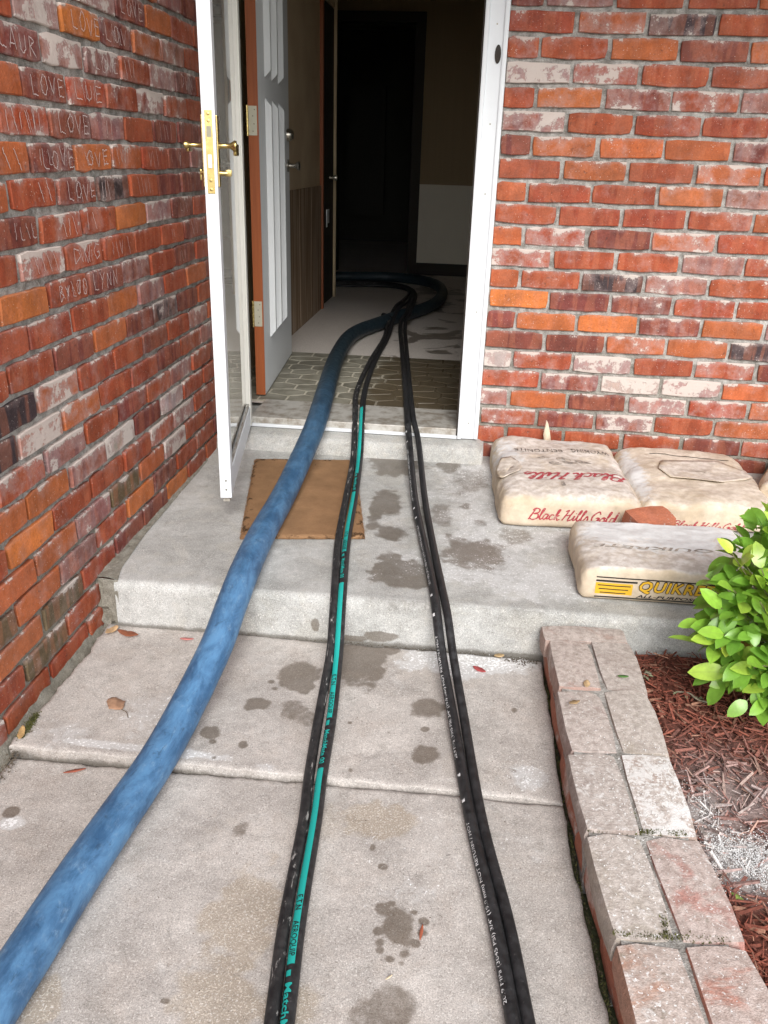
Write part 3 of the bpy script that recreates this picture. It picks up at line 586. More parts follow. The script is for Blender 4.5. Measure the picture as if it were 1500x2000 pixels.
kn = lp('door_knob', MB().lathe([(.030, 0), (.030, .006), (.012, .010), (.010, .030), (.012, .044), (.020, .050), (.022, .060), (.014, .066)], (0, -1, 0), (FW-.065, 0, .99), 18), MAT['nickel'], fd, True)
lp('deadbolt', MB().lathe([(.030, 0), (.028, .018), (.020, .030), (.018, .032)], (0, -1, 0), (FW-.065, 0, 1.135), 18), MAT['nickel'], fd, True)

# ================================================================== HALL BEHIND THE DOOR
FZ = .115
def wallbox(name, label, boxes, mat, cat='wall'):
    mb = MB()
    for b in boxes: mb.box(*b)
    o = obj(name, mb.me(name), mat); return tag(o, label, cat)
t = NT('hall_tan'); p = t.pos(); t.base(t.mix(t.ramp(t.noise(p, 3, 5), .35, .65), rgb(.54, .40, .25), rgb(.63, .49, .32))).rough(.8); MAT['tan_wall'] = t.m
t = NT('hall_brown'); p = t.pos(); t.base(t.mix(t.noise(t.vscale(p, 30, 30, 1), 1, 4), rgb(.24, .155, .07), rgb(.31, .21, .10))).rough(.6); MAT['brown_wall'] = t.m
t = NT('wainscot_wood'); p = t.pos(); t.base(t.mix(t.ramp(t.noise(t.vscale(p, 14, 14, 1.0), 1.2, 5, .6, .5), .35, .7), rgb(.20, .115, .055), rgb(.44, .33, .23))).rough(.6); MAT['wains'] = t.m
MAT['cream_wall'] = plain('cream_wall', (.72, .66, .55), .75, .06, 5, bump=0)
MAT['unlit_dark'] = plain('unlit_room_wall', (.06, .055, .05), .9, .2, 5, bump=0)  # near-black colour carries the darkness of the unlit rooms
ft = NT('hall_floor'); p = ft.pos(); n1 = ft.noise(p, 4, 6, .6, .5); c = ft.mix(n1, rgb(.58, .525, .475), rgb(.70, .645, .59)); c = ft.scale(c, ft.lin(ft.noise(p, 120, 4), .3, .7, .85, 1.12))
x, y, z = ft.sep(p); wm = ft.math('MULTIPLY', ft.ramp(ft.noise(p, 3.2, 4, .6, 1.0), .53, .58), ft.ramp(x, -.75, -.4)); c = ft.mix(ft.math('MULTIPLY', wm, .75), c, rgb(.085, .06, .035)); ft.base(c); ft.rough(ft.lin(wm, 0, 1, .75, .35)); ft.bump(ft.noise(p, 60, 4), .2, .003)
fv, ff = grid(np.array([-4.0, 1.2]), np.array([.25, 8.4]), lambda X, Y: np.full_like(X, FZ))
structure(obj('hall_floor', mesh('hall_floor', fv, ff), ft.m))
lw = tag(empty('hall_wall', (-1.2, 2.0, FZ)), 'tan hall wall with brown wood panelling behind the front door', 'wall')
wpart('plaster', MB().box(-1.33, -1.2, .325, 2.85, FZ, 2.64).box(-1.33, -1.2, 2.85, 3.46, 2.15, 2.64), MAT['tan_wall'], lw)
for k in range(5): wpart('wainscot_board', MB().box(-1.2, -1.188, .95+k*.38, .95+k*.38+.374, FZ, .975, .002), MAT['wains'], lw)
wpart('casing', MB().box(-1.205, -1.176, 2.845, 2.885, FZ, 2.15, .002), MAT['stain'], lw)
wpart('corner_bead', MB().box(-1.212, -1.186, 3.450, 3.475, FZ, 2.64, .001), MAT['tan_wall'], lw)
cdn = tag(empty('closet_door', (-1.2, 3.16, FZ)), 'dark brown closet door inside the hall with a white paper tag', 'door')
wpart('slab', MB().box(-1.24, -1.205, 2.89, 3.445, FZ+.005, 2.14), MAT['dark_wood'], cdn)
wpart('knob', MB().lathe([(.012, 0), (.010, .03), (.022, .042), (.02, .056), (.008, .06)], (1, 0, 0), (-1.205, 3.28, 1.02), 14), MAT['nickel'], cdn, True)
wpart('paper_tag', MB().box(-1.203, -1.196, 3.12, 3.22, .70, .80).box(-1.203, -1.198, 3.12, 3.16, .675, .70), MAT['white_paint'], cdn)
bw = tag(empty('hall_wall', (0.2, 5.1, FZ)), 'wall at the end of the hall, brown above and cream below', 'wall')
wpart('upper_panelling', MB().box(-.70, 1.2, 5.1, 5.22, .945, 2.64).box(-1.46, -.70, 5.1, 5.22, 2.32, 2.64), MAT['brown_wall'], bw)
wpart('dado', MB().box(-.70, 1.2, 5.097, 5.22, FZ, .945), MAT['cream_wall'], bw)
wpart('baseboard', MB().box(-.655, 1.2, 5.075, 5.097, FZ, .228, .003), MAT['dark_wood'], bw)
wpart('door_casing', MB().box(-.745, -.655, 5.07, 5.23, FZ, 2.36).box(-1.50, -.745, 5.07, 5.23, 2.28, 2.36).box(-1.54, -1.45, 5.07, 5.23, FZ, 2.36), MAT['dark_wood'], bw)
wallbox('hall_wall', 'wall of the side passage left of the far doorway, coloured near black as unlit', [(-4, -1.54, 5.1, 5.22, FZ, 2.64), (-4.1, -4, .3, 8.5, FZ, 2.64), (-4, -1.33, .33, .45, FZ, 2.64)], MAT['unlit_dark'])
wallbox('hall_wall', 'unseen right side wall of the hall, made cream to bounce light, behind the brick front', [(1.2, 1.32, .22, 8.5, FZ, 2.64), (.031, 1.2, .225, .325, FZ, 2.64)], MAT['cream_wall'])  # out of view; pale colour chosen to bounce light into the hall
wallbox('hall_wall', 'far wall of the room beyond the inner doorway, coloured near black as unlit', [(-4, 1.2, 8.4, 8.5, FZ, 2.64)], MAT['unlit_dark'])
tag(obj('reflection_panel', MB().box(-1.75, -1.28, 7.6, 7.64, .5, 1.95).me('reflection_panel'), MAT['unlit_dark']), 'added panel imitating a faint window reflection deep in the room beyond the inner doorway', 'panel')  # added panel stands in for a faint window reflection
MAT['soffit'] = plain('painted_soffit', (.62, .58, .52), .8, .1, 6, bump=0)
tag(obj('porch_roof', MB().box(-4.2, 3.6, -1.50, 8.6, 2.62, 2.80).box(-4.2, 3.6, -1.57, -1.50, 2.52, 2.82).me('porch_roof'), MAT['soffit']), 'wide roof and painted soffit over the porch and hall', 'roof')

# --- worn stone-pattern tiles inside the door
tt = NT('entry_tile'); oi = tt.node('ShaderNodeObjectInfo'); p = tt.pos(); n1 = tt.noise(p, 9, 5, .6, .4); x, y, z = tt.sep(p)
c = tt.mix(tt.ramp(n1, .35, .65), rgb(.15, .138, .105), rgb(.24, .225, .18)); c = tt.scale(c, tt.lin(oi.outputs['Random'], 0, 1, .8, 1.2))
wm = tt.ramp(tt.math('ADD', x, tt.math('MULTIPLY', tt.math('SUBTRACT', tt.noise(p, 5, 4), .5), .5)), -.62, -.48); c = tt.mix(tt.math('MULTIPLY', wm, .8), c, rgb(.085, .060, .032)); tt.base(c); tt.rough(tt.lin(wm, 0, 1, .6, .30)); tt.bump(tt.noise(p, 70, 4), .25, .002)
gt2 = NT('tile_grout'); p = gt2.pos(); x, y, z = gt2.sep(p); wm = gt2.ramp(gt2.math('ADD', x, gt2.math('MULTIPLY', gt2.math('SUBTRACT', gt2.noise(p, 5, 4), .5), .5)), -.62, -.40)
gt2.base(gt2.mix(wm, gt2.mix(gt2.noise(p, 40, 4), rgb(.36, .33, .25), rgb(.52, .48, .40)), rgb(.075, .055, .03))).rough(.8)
tf = empty('entry_tiles', (-.55, .8, FZ)); structure(tf)
wpart('grout', MB().box(-1.199, .55, .277, 1.335, FZ+.001, FZ+.004), gt2.m, tf)
rows_y = np.linspace(.285, 1.325, 11); tw = .150; vx = {}
for j in range(11):                                    # joints of tile row j (between rows_y[j] and rows_y[j+1])
    vx[j] = [-1.195+tw*i-(tw/2 if j % 2 else 0)+random.uniform(-.035, .035) for i in range(0, 14)]
    vx[j] = [min(max(v, -1.195), .545) for v in vx[j]]; vx[j][0] = -1.195; vx[j][-1] = .545
jig = {}
def jy(line, x, s):
    k = (line, round(x, 4))
    if k not in jig: jig[k] = rows_y[line]+s*random.uniform(.006, .024)*(0 if line in (0, 10) else 1)
    return jig[k]
for j in range(10):
    for i in range(13):
        a, b = vx[j][i], vx[j][i+1]
        if b-a < .03: continue
        poly = [(a, jy(j, a, 1))]+([(q, jy(j, q, -1)) for q in vx[j-1] if a < q < b] if j > 0 else [])+[(b, jy(j, b, 1))]
        poly += [(b, jy(j+1, b, -1))]+([(q, jy(j+1, q, 1)) for q in reversed(vx[j+1]) if a < q < b] if j < 9 else [])+[(a, jy(j+1, a, -1))]
        P2 = np.array(poly); c = P2.mean(0); dd = P2-c; P2 = c+dd*(1-np.minimum(.09, .0055/np.maximum(np.abs(dd), .02)))
        n = len(P2); v = [(q[0]-c[0], q[1]-c[1], 0) for q in P2]+[((q[0]-c[0])*.985, (q[1]-c[1])*.985, .0026) for q in P2]
        obj('tile', mesh('tile', v, [tuple(range(n, 2*n))]+[(k, (k+1) % n, n+(k+1) % n, n+k) for k in range(n)]), tt.m, tf, (c[0]+.55, c[1]-.8, .0038), (random.gauss(0, .002), random.gauss(0, .002), 0))

# ================================================================== DOORMAT
t = NT('coir'); p = t.pos(); f = t.noise(p, 420, 3, .7); n1 = t.noise(p, 12, 5, .6); c = t.mix(f, rgb(.26, .135, .065), rgb(.50, .30, .16)); c = t.scale(c, t.lin(n1, .3, .7, .82, 1.15))
st = t.ramp(t.math('ADD', t.noise(p, 22, 5, .65), t.math('MULTIPLY', t.attr('rim').outputs['Fac'], .16)), .66, .76); c = t.mix(t.math('MULTIPLY', st, .8), c, rgb(.035, .02, .012))
t.base(c).rough(1.0); t.set('Specular IOR Level', .1); t.bump(f, 1.0, .006); MAT['coir'] = t.m
c4 = [onZ(468, 1048, .012), onZ(713, 1048, .012), onZ(694, 897, .012), onZ(497, 895, .012)]
U = np.linspace(0, 1, 50); UU, VV = np.meshgrid(U, np.linspace(0, 1, 80)); B = (1-VV)[..., None]*((1-UU)[..., None]*c4[0]+UU[..., None]*c4[1])+VV[..., None]*((1-UU)[..., None]*c4[3]+UU[..., None]*c4[2])
Z = .0125+(fbm(np.stack([B[..., 0]*5, B[..., 1]*5, UU*0], -1), 2)-.5)*.006+(fbm(B*120, 3)-.5)*.003; e = np.minimum(np.minimum(UU, 1-UU)*.42, np.minimum(VV, 1-VV)*.76); Z -= .010*(1-sstep(0, .008, e))
B[..., :2] += ((fbm(np.stack([B[..., 0]*60, B[..., 1]*60, UU*0], -1), 9)-.5)*.006)[..., None]*(e < .01)[..., None]; B[..., 2] = Z
ctr = np.array([c4[0][0]*.5+c4[2][0]*.5, c4[0][1]*.5+c4[2][1]*.5, 0]); n, m = UU.shape; ii = np.arange(n*m).reshape(n, m)
me = mesh('doormat', B.reshape(-1, 3), np.stack([ii[:-1, :-1], ii[:-1, 1:], ii[1:, 1:], ii[1:, :-1]], -1).reshape(-1, 4), True, dict(rim=(1-sstep(0, .06, e)).ravel()))
me.transform(Matrix.Translation(-Vector(ctr))); tag(obj('doormat', me, MAT['coir'], None, ctr), 'plain tan coir doormat lying on the porch under the blue hose', 'doormat')

mat_o = bpy.data.objects['doormat']; g = np.random.default_rng(3); FV = []; FF = []
for _ in range(5200):
    u, w = g.random(), g.random()
    if _ < 2200: u, w = [(u, g.choice([0, 1])), (g.choice([0, 1]), w)][int(g.integers(2))]
    q = (1-w)*((1-u)*c4[0]+u*c4[1])+w*((1-u)*c4[3]+u*c4[2])-ctr; z = .014 if 0 < u < 1 and 0 < w < 1 else .006; a = g.uniform(0, 6.28); L = g.uniform(.004, .011); dx, dy = math.cos(a)*L, math.sin(a)*L; n0 = len(FV)
    FV += [(q[0]-dy*.06, q[1]+dx*.06, z), (q[0]+dy*.06, q[1]-dx*.06, z), (q[0]+dx, q[1]+dy, z+g.uniform(-.002, .004))]; FF.append((n0, n0+1, n0+2))
fb = obj('coir_fibre', mesh('coir_fibre', FV, FF), MAT['coir'], mat_o); fb['kind'] = 'stuff'
# ================================================================== HOSES
def zsurf(kind):
    if kind == 'blue': return [(-9, -.158), (-2.05, -.158), (-1.80, -.130), (-1.34, .000), (-1.2, .004), (-.55, .008), (-.16, .082), (0, .126), (.27, .131), (.42, .121), (9, .119)]
    k = [(-9, -.150), (-1.72, -.150), (-1.50, -.095), (-1.335, .000), (-1.2, .003), (-.92, .004), (-.86, .016), (-.30, .018), (-.12, .086), (-.02, .127), (.27, .131), (.40, .121)]
    return k+([(2.0, .120), (2.35, .205), (2.9, .205), (3.35, .120), (9, .119)])
def hose_path(pix, r, kind):
    ys, zs = zip(*zsurf(kind)); pts = []
    for px, py in pix:
        lo, hi = -3.3, 7.5                              # the sight line meets the draped surface
        for _ in range(50):
            mid = (lo+hi)/2; q = onY(px, py, mid); s = np.interp(mid, ys, zs)+r
            if q[2] > s: lo = mid
            else: hi = mid
        pts.append(onY(px, py, (lo+hi)/2))
    return np.array(pts)
def finish(pts, step, win):
    d = catmull(pts, step); k = np.ones(win)/win
    sm = np.stack([np.convolve(np.pad(d[:, i], win//2, mode='edge'), k, 'valid')[:len(d)] for i in range(3)], 1); return sm
# blue suction hose
RB = .0435
bp = [(28,1905),(158,1704),(228,1600),(298,1500),(355,1400),(405,1300),(428,1250),(467,1142),(508,1050),(556,964),(604,860),(622,812),(649,720),(664,685),(681,660),(704,645),(740,632),(776,619),(820,606),(850,592),(864,575),(858,560),(838,551),(808,545),(760,541),(704,540),(664,540)]
P3 = hose_path(bp, RB, 'blue'); d0 = P3[0]-P3[1]; d0 /= np.linalg.norm(d0); P3 = np.vstack([P3[0]+d0*.5, P3[0]+d0*.25, P3]); P3 = np.vstack([P3, P3[-1]+np.array([-.8, -.05, 0])])
bl = finish(P3, .012, 13)
t = NT('blue_hose_rubber'); p = t.pos(); n1 = t.noise(p, 11, 6, .6, .9); n2 = t.noise(p, 40, 5, .65, .5); st = t.noise(t.vscale(p, 30, 9, 30), 1.6, 6, .7)
hv = t.node('ShaderNodeCombineXYZ'); t.put(hv.inputs[0], t.attr('hs').outputs['Fac']); t.put(hv.inputs[1], t.attr('ha').outputs['Fac']); h_ = hv.outputs[0]
k1 = t.noise(t.vscale(h_, 9, .9, 1), 1.0, 8, .72, .4); k2 = t.noise(t.vscale(h_, 16, 3.2, 1), 1.0, 7, .74, .3); k3 = t.noise(t.vscale(h_, 26, 1.7, 1), 1.0, 8, .78, .4)
c = t.mix(t.ramp(k1, .33, .68), rgb(.030, .090, .190), rgb(.095, .225, .40)); c = t.mix(t.math('MULTIPLY', t.ramp(k2, .56, .70), .55), c, rgb(.020, .045, .085)); c = t.mix(t.math('MULTIPLY', t.ramp(k3, .54, .74), .42), c, rgb(.32, .45, .57)); c = t.mix(t.math('MULTIPLY', t.ramp(n2, .58, .75), .25), c, rgb(.19, .31, .44)); c = t.mix(t.math('MULTIPLY', t.ramp(t.noise(p, 24, 6, .7, .3), .60, .70), .5), c, rgb(.012, .026, .055))
c = t.mix(t.math('MULTIPLY', t.ramp(st, .56, .74), .22), c, rgb(.27, .38, .48)); x, y, z = t.sep(p)
c = t.mix(t.math('MULTIPLY', t.ramp(t.math('ADD', y, t.math('MULTIPLY', t.math('SUBTRACT', n1, .5), .8)), -1.6, .9), .96), c, rgb(.016, .028, .034))     # rubber colour darkens towards the house
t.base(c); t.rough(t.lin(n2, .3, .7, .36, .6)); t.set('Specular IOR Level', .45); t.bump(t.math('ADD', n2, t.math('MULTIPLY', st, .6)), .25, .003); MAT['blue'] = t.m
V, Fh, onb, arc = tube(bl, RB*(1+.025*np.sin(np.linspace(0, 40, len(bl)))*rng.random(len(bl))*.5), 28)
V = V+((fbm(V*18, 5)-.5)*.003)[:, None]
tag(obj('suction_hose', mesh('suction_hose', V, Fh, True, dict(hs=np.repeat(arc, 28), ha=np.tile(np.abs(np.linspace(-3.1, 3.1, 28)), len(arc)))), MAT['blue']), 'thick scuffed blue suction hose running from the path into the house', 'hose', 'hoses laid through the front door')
# black hydraulic hoses
t = NT('black_hose_rubber'); p = t.pos(); n2 = t.noise(p, 50, 5, .65); c = t.mix(t.ramp(n2, .35, .7), rgb(.010, .010, .011), rgb(.030, .030, .032)); c = t.mix(t.math('MULTIPLY', t.ramp(t.noise(p, 140, 4, .7), .60, .72), .35), c, rgb(.16, .155, .15)); t.base(c); t.rough(t.lin(n2, .3, .7, .42, .62)); t.bump(t.noise(t.vscale(p, 1, .3, 1), 500, 2), .2, .001); MAT['black'] = t.m
t = NT('dusty_hose_rubber'); p = t.pos(); n2 = t.noise(p, 50, 5, .65); c = t.mix(t.ramp(n2, .35, .7), rgb(.010, .010, .011), rgb(.034, .033, .033)); c = t.mix(t.math('MULTIPLY', t.ramp(t.noise(t.vscale(p, 1.5, .35, 1), 60, 5, .7, .6), .58, .68), .75), c, rgb(.42, .40, .38)); t.base(c).rough(.55); t.bump(n2, .3, .002); MAT['dusty'] = t.m
t = NT('teal_print'); p = t.pos(); n2 = t.noise(p, 60, 5, .7); t.base(t.mix(t.ramp(n2, .60, .74), rgb(.012, .36, .32), rgb(.03, .12, .11))).rough(.5); MAT['teal'] = t.m
MAT['ink'] = plain('black_ink', (.012, .012, .012), .6, .2, 50, bump=0)
t = NT('white_print'); p = t.pos(); t.base(t.mix(t.ramp(t.noise(p, 90, 4, .7), .48, .62), rgb(.70, .70, .70), rgb(.10, .10, .10))).rough(.6); MAT['wprint'] = t.m
tailL = [(772,600),(786,588),(796,578),(799,570),(790,563),(770,558),(740,555),(700,554),(664,554)]
tailR = [(794,612),(798,598),(804,584),(806,572),(798,562),(776,556),(744,552),(702,551),(664,551)]
HP = {
 'dusty': ([(530,1996),(556,1800),(594,1600),(603,1520),(623,1400),(645,1280),(648,1250),(655,1142),(661,1055),(677,968),(689,903),(692,860),(694,800),(695,772),(706,740),(726,700),(750,660),(758,630)]+tailL, .0125, MAT['dusty'], 'dusty black hydraulic hose lying left against the teal striped one'),
 'teal': ([(561,1996),(585,1800),(618,1600),(628,1520),(648,1400),(661,1280),(663,1250),(670,1142),(678,1055),(693,968),(702,903),(705,860),(708,800),(711,772),(719,740),(735,700),(757,660),(767,628)]+[(a+6, b+3) for a, b in tailL], .0130, MAT['black'], 'black hydraulic hose with long printed teal stripes'),
 'text': ([(1003,1996),(966,1800),(919,1600),(884,1400),(863,1280),(853,1200),(845,1142),(826,1055),(809,968),(799,860),(796,820),(792,760),(785,680),(782,645),(784,625)]+tailR, .0137, MAT['black'], 'thicker black hydraulic hose with fine white lettering along it'),
 'plain': ([(1032,1996),(993,1800),(941,1600),(906,1400),(885,1280),(874,1200),(862,1142),(844,1055),(829,968),(817,860),(808,820),(801,760),(794,680),(791,645),(793,625)]+[(a+6, b+3) for a, b in tailR], .0118, MAT['black'], 'plain black hydraulic hose, rightmost of the four thin hoses')}
HO = {}
for key, (pix, r, mt, lab) in HP.items():
    P3 = hose_path(pix, r, 'hyd'); d0 = P3[0]-P3[1]; d0 /= np.linalg.norm(d0); P3 = np.vstack([P3[0]+d0*.5, P3]); P3 = np.vstack([P3, P3[-1]+np.array([-.8, -.05, 0])])
    dn = finish(P3, .008, 11); V, Fh, on, arc = tube(dn, r, 16); o = tag(obj('hydraulic_hose', mesh('hydraulic_hose', V, Fh, True), mt), lab, 'hose', 'hoses laid through the front door')
    HO[key] = (o, dn, on, arc, r)
# stub fitting beside the crossing
fx = onZ(752, 612, .21); tag(obj('hose_coupling', smooth_by_angle(MB().lathe([(.012, 0), (.016, .006), (.016, .03), (.012, .034), (.012, .075), (.008, .08)], (.8, -.5, -.1), (0, 0, 0), 12).me('hose_coupling')), MAT['black'], None, fx+np.array([-.02, .01, -.012])), 'small black hose coupling where the hoses cross in the hall', 'coupling')
def s_at(key, py):
    o, dn, on, arc, r = HO[key]; rel = dn-CAM; yy = 1000-F_PX*(rel @ CU)/(rel @ CF); return float(arc[np.argmin(np.abs(yy-py)+(dn[:, 1] > 1.5)*1e4)])
def hose_patch(key, s0, s1, a0, a1, lift, name, mat, parent=None):
    o, dn, on, arc, r = HO[key]; S = np.linspace(s0, s1, max(2, int(abs(s1-s0)/.012))); A = np.linspace(a0, a1, 7); SS, AA = np.meshgrid(S, A); V = on(SS, AA, lift).reshape(-1, 3); n, m = SS.shape; ii = np.arange(n*m).reshape(n, m)
    return obj(name, mesh(name, V, np.stack([ii[:-1, :-1], ii[1:, :-1], ii[1:, 1:], ii[:-1, 1:]], -1).reshape(-1, 4), True), mat, parent or o)
def hose_text(key, body, s0, ac, size, lift, mat, length=None, up=False, bold=0.0, space=1.0):
    o, dn, on, arc, r = HO[key]; v, f = text_geo(body, size, 0, bold*size, space)
    if length: v[:, 0] *= length/v[:, 0].max()
    v, f = densify(v, f, .0035)
    sgn = 1 if up else -1; s = s0+sgn*v[:, 0]; a = ac+sgn*(v[:, 1]-size*.33)/r
    V = on(s, a, lift); return obj('printed_lettering', mesh('printed_lettering', V, f), mat, o)
ac = math.radians(112)
for y0, y1 in [(800, 930), (966, 1083), (1143, 1407), (1508, 1892)]:
    a, b = s_at('teal', y1), s_at('teal', y0); hose_patch('teal', a, b, ac-.55, ac+.62, .0006, 'teal_stripe', MAT['teal'])
    if y1 > 1000:
        hose_text('teal', 'AEROQUIP', a+.090, ac, .0155, .0011, MAT['ink'], .075, bold=.01); hose_text('teal', 'E.T.N', a+.150, ac, .0155, .0011, MAT['ink'], .036, bold=.02)
for y1, y0 in [(966, 930), (1142, 1085), (1506, 1409)]:
    a, b = s_at('teal', y1), s_at('teal', y0); L = b-a; hose_text('teal', 'MatchMate 00', b-L*.24, ac, .0165, .0008, MAT['teal'], L*.68, bold=.02)
    hose_patch('teal', b-L*.05, b-L*.15, ac-.2, ac+.5, .0008, 'crown_mark', MAT['teal'])
b = s_at('teal', 1894); hose_text('teal', 'MatchMate Global', b-.035, ac, .0175, .0008, MAT['teal'], .20, bold=.02)
hose_patch('teal', b-.012, b-.024, ac-.2, ac+.5, .0008, 'crown_mark', MAT['teal'])
ac2 = math.radians(138); s0 = s_at('text', 1990)
for k in range(4):
    hose_text('text', '20.9 MPa (3045 PSI) 3/4" (19.0 mm) NOT RETURN / NOT', s0+.015+k*.62, ac2, .0105, .0006, MAT['wprint'], .42, up=True)
    o, dn, on, arc, r = HO['text']; hose_patch('text', s0+.495+k*.62, s0+.505+k*.62, ac2-.3, ac2+.3, .0006, 'print_mark', MAT['wprint']); hose_patch('text', s0+.575+k*.62, s0+.585+k*.62, ac2-.3, ac2+.3, .0006, 'print_mark', MAT['wprint'])

# ================================================================== SACKS
t = NT('kraft_paper'); p = t.objco(); geo = t.node('ShaderNodeNewGeometry'); nx, ny, nz = t.sep(geo.outputs['Normal']); dusty = t.node('ShaderNodeObjectInfo').outputs['Alpha']
n1 = t.noise(p, 8, 6, .6, .5); n2 = t.noise(p, 40, 5, .65); n3 = t.noise(t.vscale(p, 1, 2.2, 1), 16, 6, .65, 1.2)
c = t.mix(t.ramp(n1, .35, .65), rgb(.53, .43, .31), rgb(.63, .53, .41)); c = t.scale(c, t.lin(n2, .3, .7, .88, 1.1))
c = t.mix(t.math('MULTIPLY', t.ramp(n3, .57, .70), .18), c, rgb(.24, .16, .10))
du = t.math('MULTIPLY', t.ramp(t.math('ADD', nz, t.math('MULTIPLY', t.math('SUBTRACT', n1, .5), 1.6)), .45, 1.05), dusty)
c = t.mix(t.math('MULTIPLY', du, .85), c, t.mix(t.ramp(n2, .38, .62), rgb(.46, .41, .37), rgb(.64, .60, .57)))
c = t.mix(t.math('MULTIPLY', t.math('MULTIPLY', du, t.ramp(t.noise(p, 30, 6, .7, .8), .60, .70)), .45), c, rgb(.70, .70, .70))
pa = t.attr('powder').outputs['Fac']; pm = t.ramp(t.math('ADD', pa, t.math('MULTIPLY', t.math('SUBTRACT', t.noise(p, 26, 7, .72, .8), .5), 1.3)), .22, .60); c = t.mix(t.math('MULTIPLY', pm, .95), c, t.mix(n2, rgb(.52, .52, .51), rgb(.78, .78, .78)))
t.base(c).rough(.85); t.set('Specular IOR Level', .2); nd = t.node('ShaderNodeTexNoise'); nd.inputs['Scale'].default_value = 9; t.put(nd.inputs['Vector'], p); vd, vcol = t.voro(t.vadd(p, t.scale(nd.outputs['Color'], .10)), 11); vd2, _c = t.voro(t.vadd(p, t.scale(nd.outputs['Color'], .06)), 27); t.bump(t.math('ADD', vd, t.math('ADD', t.math('MULTIPLY', vd2, .45), t.math('MULTIPLY', n2, .08))), .50, .010); MAT['kraft'] = t.m
def faded(name, col, lo, hi, amount=1.0):
    t = NT(name); p = t.objco(); m = t.math('MULTIPLY', t.ramp(t.noise(p, 55, 5, .7), lo, hi), amount); t.base(t.mix(m, rgb(*col), rgb(.47, .40, .33))).rough(.8); return t.m
MAT['ink_faded'] = faded('faded_black_print', (.06, .05, .045), .44, .62, .8); MAT['red_print'] = faded('red_print', (.36, .04, .055), .50, .68, .8); MAT['grey_print'] = faded('faded_grey_print', (.20, .175, .155), .40, .62, .9)
MAT['yellow_print'] = faded('yellow_print', (.66, .38, .02), .58, .78, .7); MAT['black_print'] = faded('black_print', (.018, .015, .012), .64, .80, .6)
def sack(name, loc, rotz, w, d, h, seed, label, dusty, sq=(5, 5, 3), wr=.010, tilt=(0, 0), taper=.10, powder=()):
    nx, ny, nz = 56, 56, 14; V = []; idx = {}
    def addp(i, j, k):
        key = (i, j, k)
        if key not in idx: idx[key] = len(V); V.append((2*i/nx-1, 2*j/ny-1, 2*k/nz-1))
        return idx[key]
    Fc = []
    for i in range(nx):
        for j in range(ny):
            Fc.append((addp(i,j,nz),addp(i+1,j,nz),addp(i+1,j+1,nz),addp(i,j+1,nz))); Fc.append((addp(i,j,0),addp(i,j+1,0),addp(i+1,j+1,0),addp(i+1,j,0)))
    for i in range(nx):
        for k in range(nz):
            Fc.append((addp(i,0,k),addp(i+1,0,k),addp(i+1,0,k+1),addp(i,0,k+1))); Fc.append((addp(i,ny,k),addp(i,ny,k+1),addp(i+1,ny,k+1),addp(i+1,ny,k)))
    for j in range(ny):
        for k in range(nz):
            Fc.append((addp(0,j,k),addp(0,j,k+1),addp(0,j+1,k+1),addp(0,j+1,k))); Fc.append((addp(nx,j,k),addp(nx,j+1,k),addp(nx,j+1,k+1),addp(nx,j,k+1)))
    V = np.array(V); A = np.abs(V)
    nrm = lambda a, b, e: (a**e+b**e)**(1/e); mx = np.maximum
    s1 = mx(A[:, 0], A[:, 1])/np.maximum(nrm(A[:, 0], A[:, 1], sq[0]), 1e-6); X, Y_, Z_ = V[:, 0]*s1, V[:, 1]*s1, V[:, 2]
    e = sq[2]; rxy = mx(np.abs(X), np.abs(Y_)); f = mx(rxy, np.abs(Z_))/np.maximum((rxy**(e*2.2)+np.abs(Z_)**e)**(1/(e*1.6)), 1e-6); f = np.clip(f, 0, 1)
    X, Y_, Z_ = X*f, Y_*f, Z_*np.clip(f*1.03, 0, 1)
    top = (Z_+1)/2; prof = 1-taper*rxy**6-.25*np.clip(np.abs(X), 0, 1)**9
    P = np.stack([X*w/2, Y_*d/2, top*h*prof], 1)
    ns = (fbm(P*7+seed, seed)-.5)*2.2*wr*3+(fbm(P*np.array([26, 18, 26])+seed, seed+2)-.5)*wr*1.3+(np.abs(fbm(P*np.array([14, 34, 14])+seed, seed+4)-.5))*wr*-1.2
    rad = P*np.array([1, 1, 0]); rad = rad/np.maximum(np.linalg.norm(rad, axis=1)[:, None], 1e-6)
    P[:, 2] += ns*sstep(.25, .9, top); side = sstep(.5, .95, rxy)*(.4+.6*(1-top)); P[:, :2] += rad[:, :2]*(ns*side)[:, None]*.8
    P[:, 2] = np.maximum(P[:, 2], .0005)
    o = empty(name, loc, rotz); o.rotation_euler = (tilt[0], tilt[1], rotz); pwd = np.zeros(len(P))
    for cx, cy, rx, ry, st in powder: pwd = np.maximum(pwd, st*np.exp(-(((P[:, 0]-cx)/rx)**2+((P[:, 1]-cy)/ry)**2))*sstep(.45, .8, top))
    me = mesh('paper_body', P, Fc, True, dict(powder=pwd)); b = obj('paper_body', me, MAT['kraft'], o); b.color = (1, 1, 1, dusty)
    tag(o, label, 'sack', 'paper sacks on the porch'); return o, P, Fc
def projector(P, Fc, mode):
    bvh = BVHTree.FromPolygons([Vector(q) for q in P], [list(f) for f in Fc])
    def fn(u, v, lift):
        if mode == 'top': h = bvh.ray_cast(Vector((u, v, 2)), Vector((0, 0, -1)))
        else: h = bvh.ray_cast(Vector((u, -3, v)), Vector((0, 1, 0)))
        if h[0] is None: return None
        n = h[1]; n = n if (n.z if mode == 'top' else -n.y) > 0 else -n
        return h[0]+n*lift
    return fn
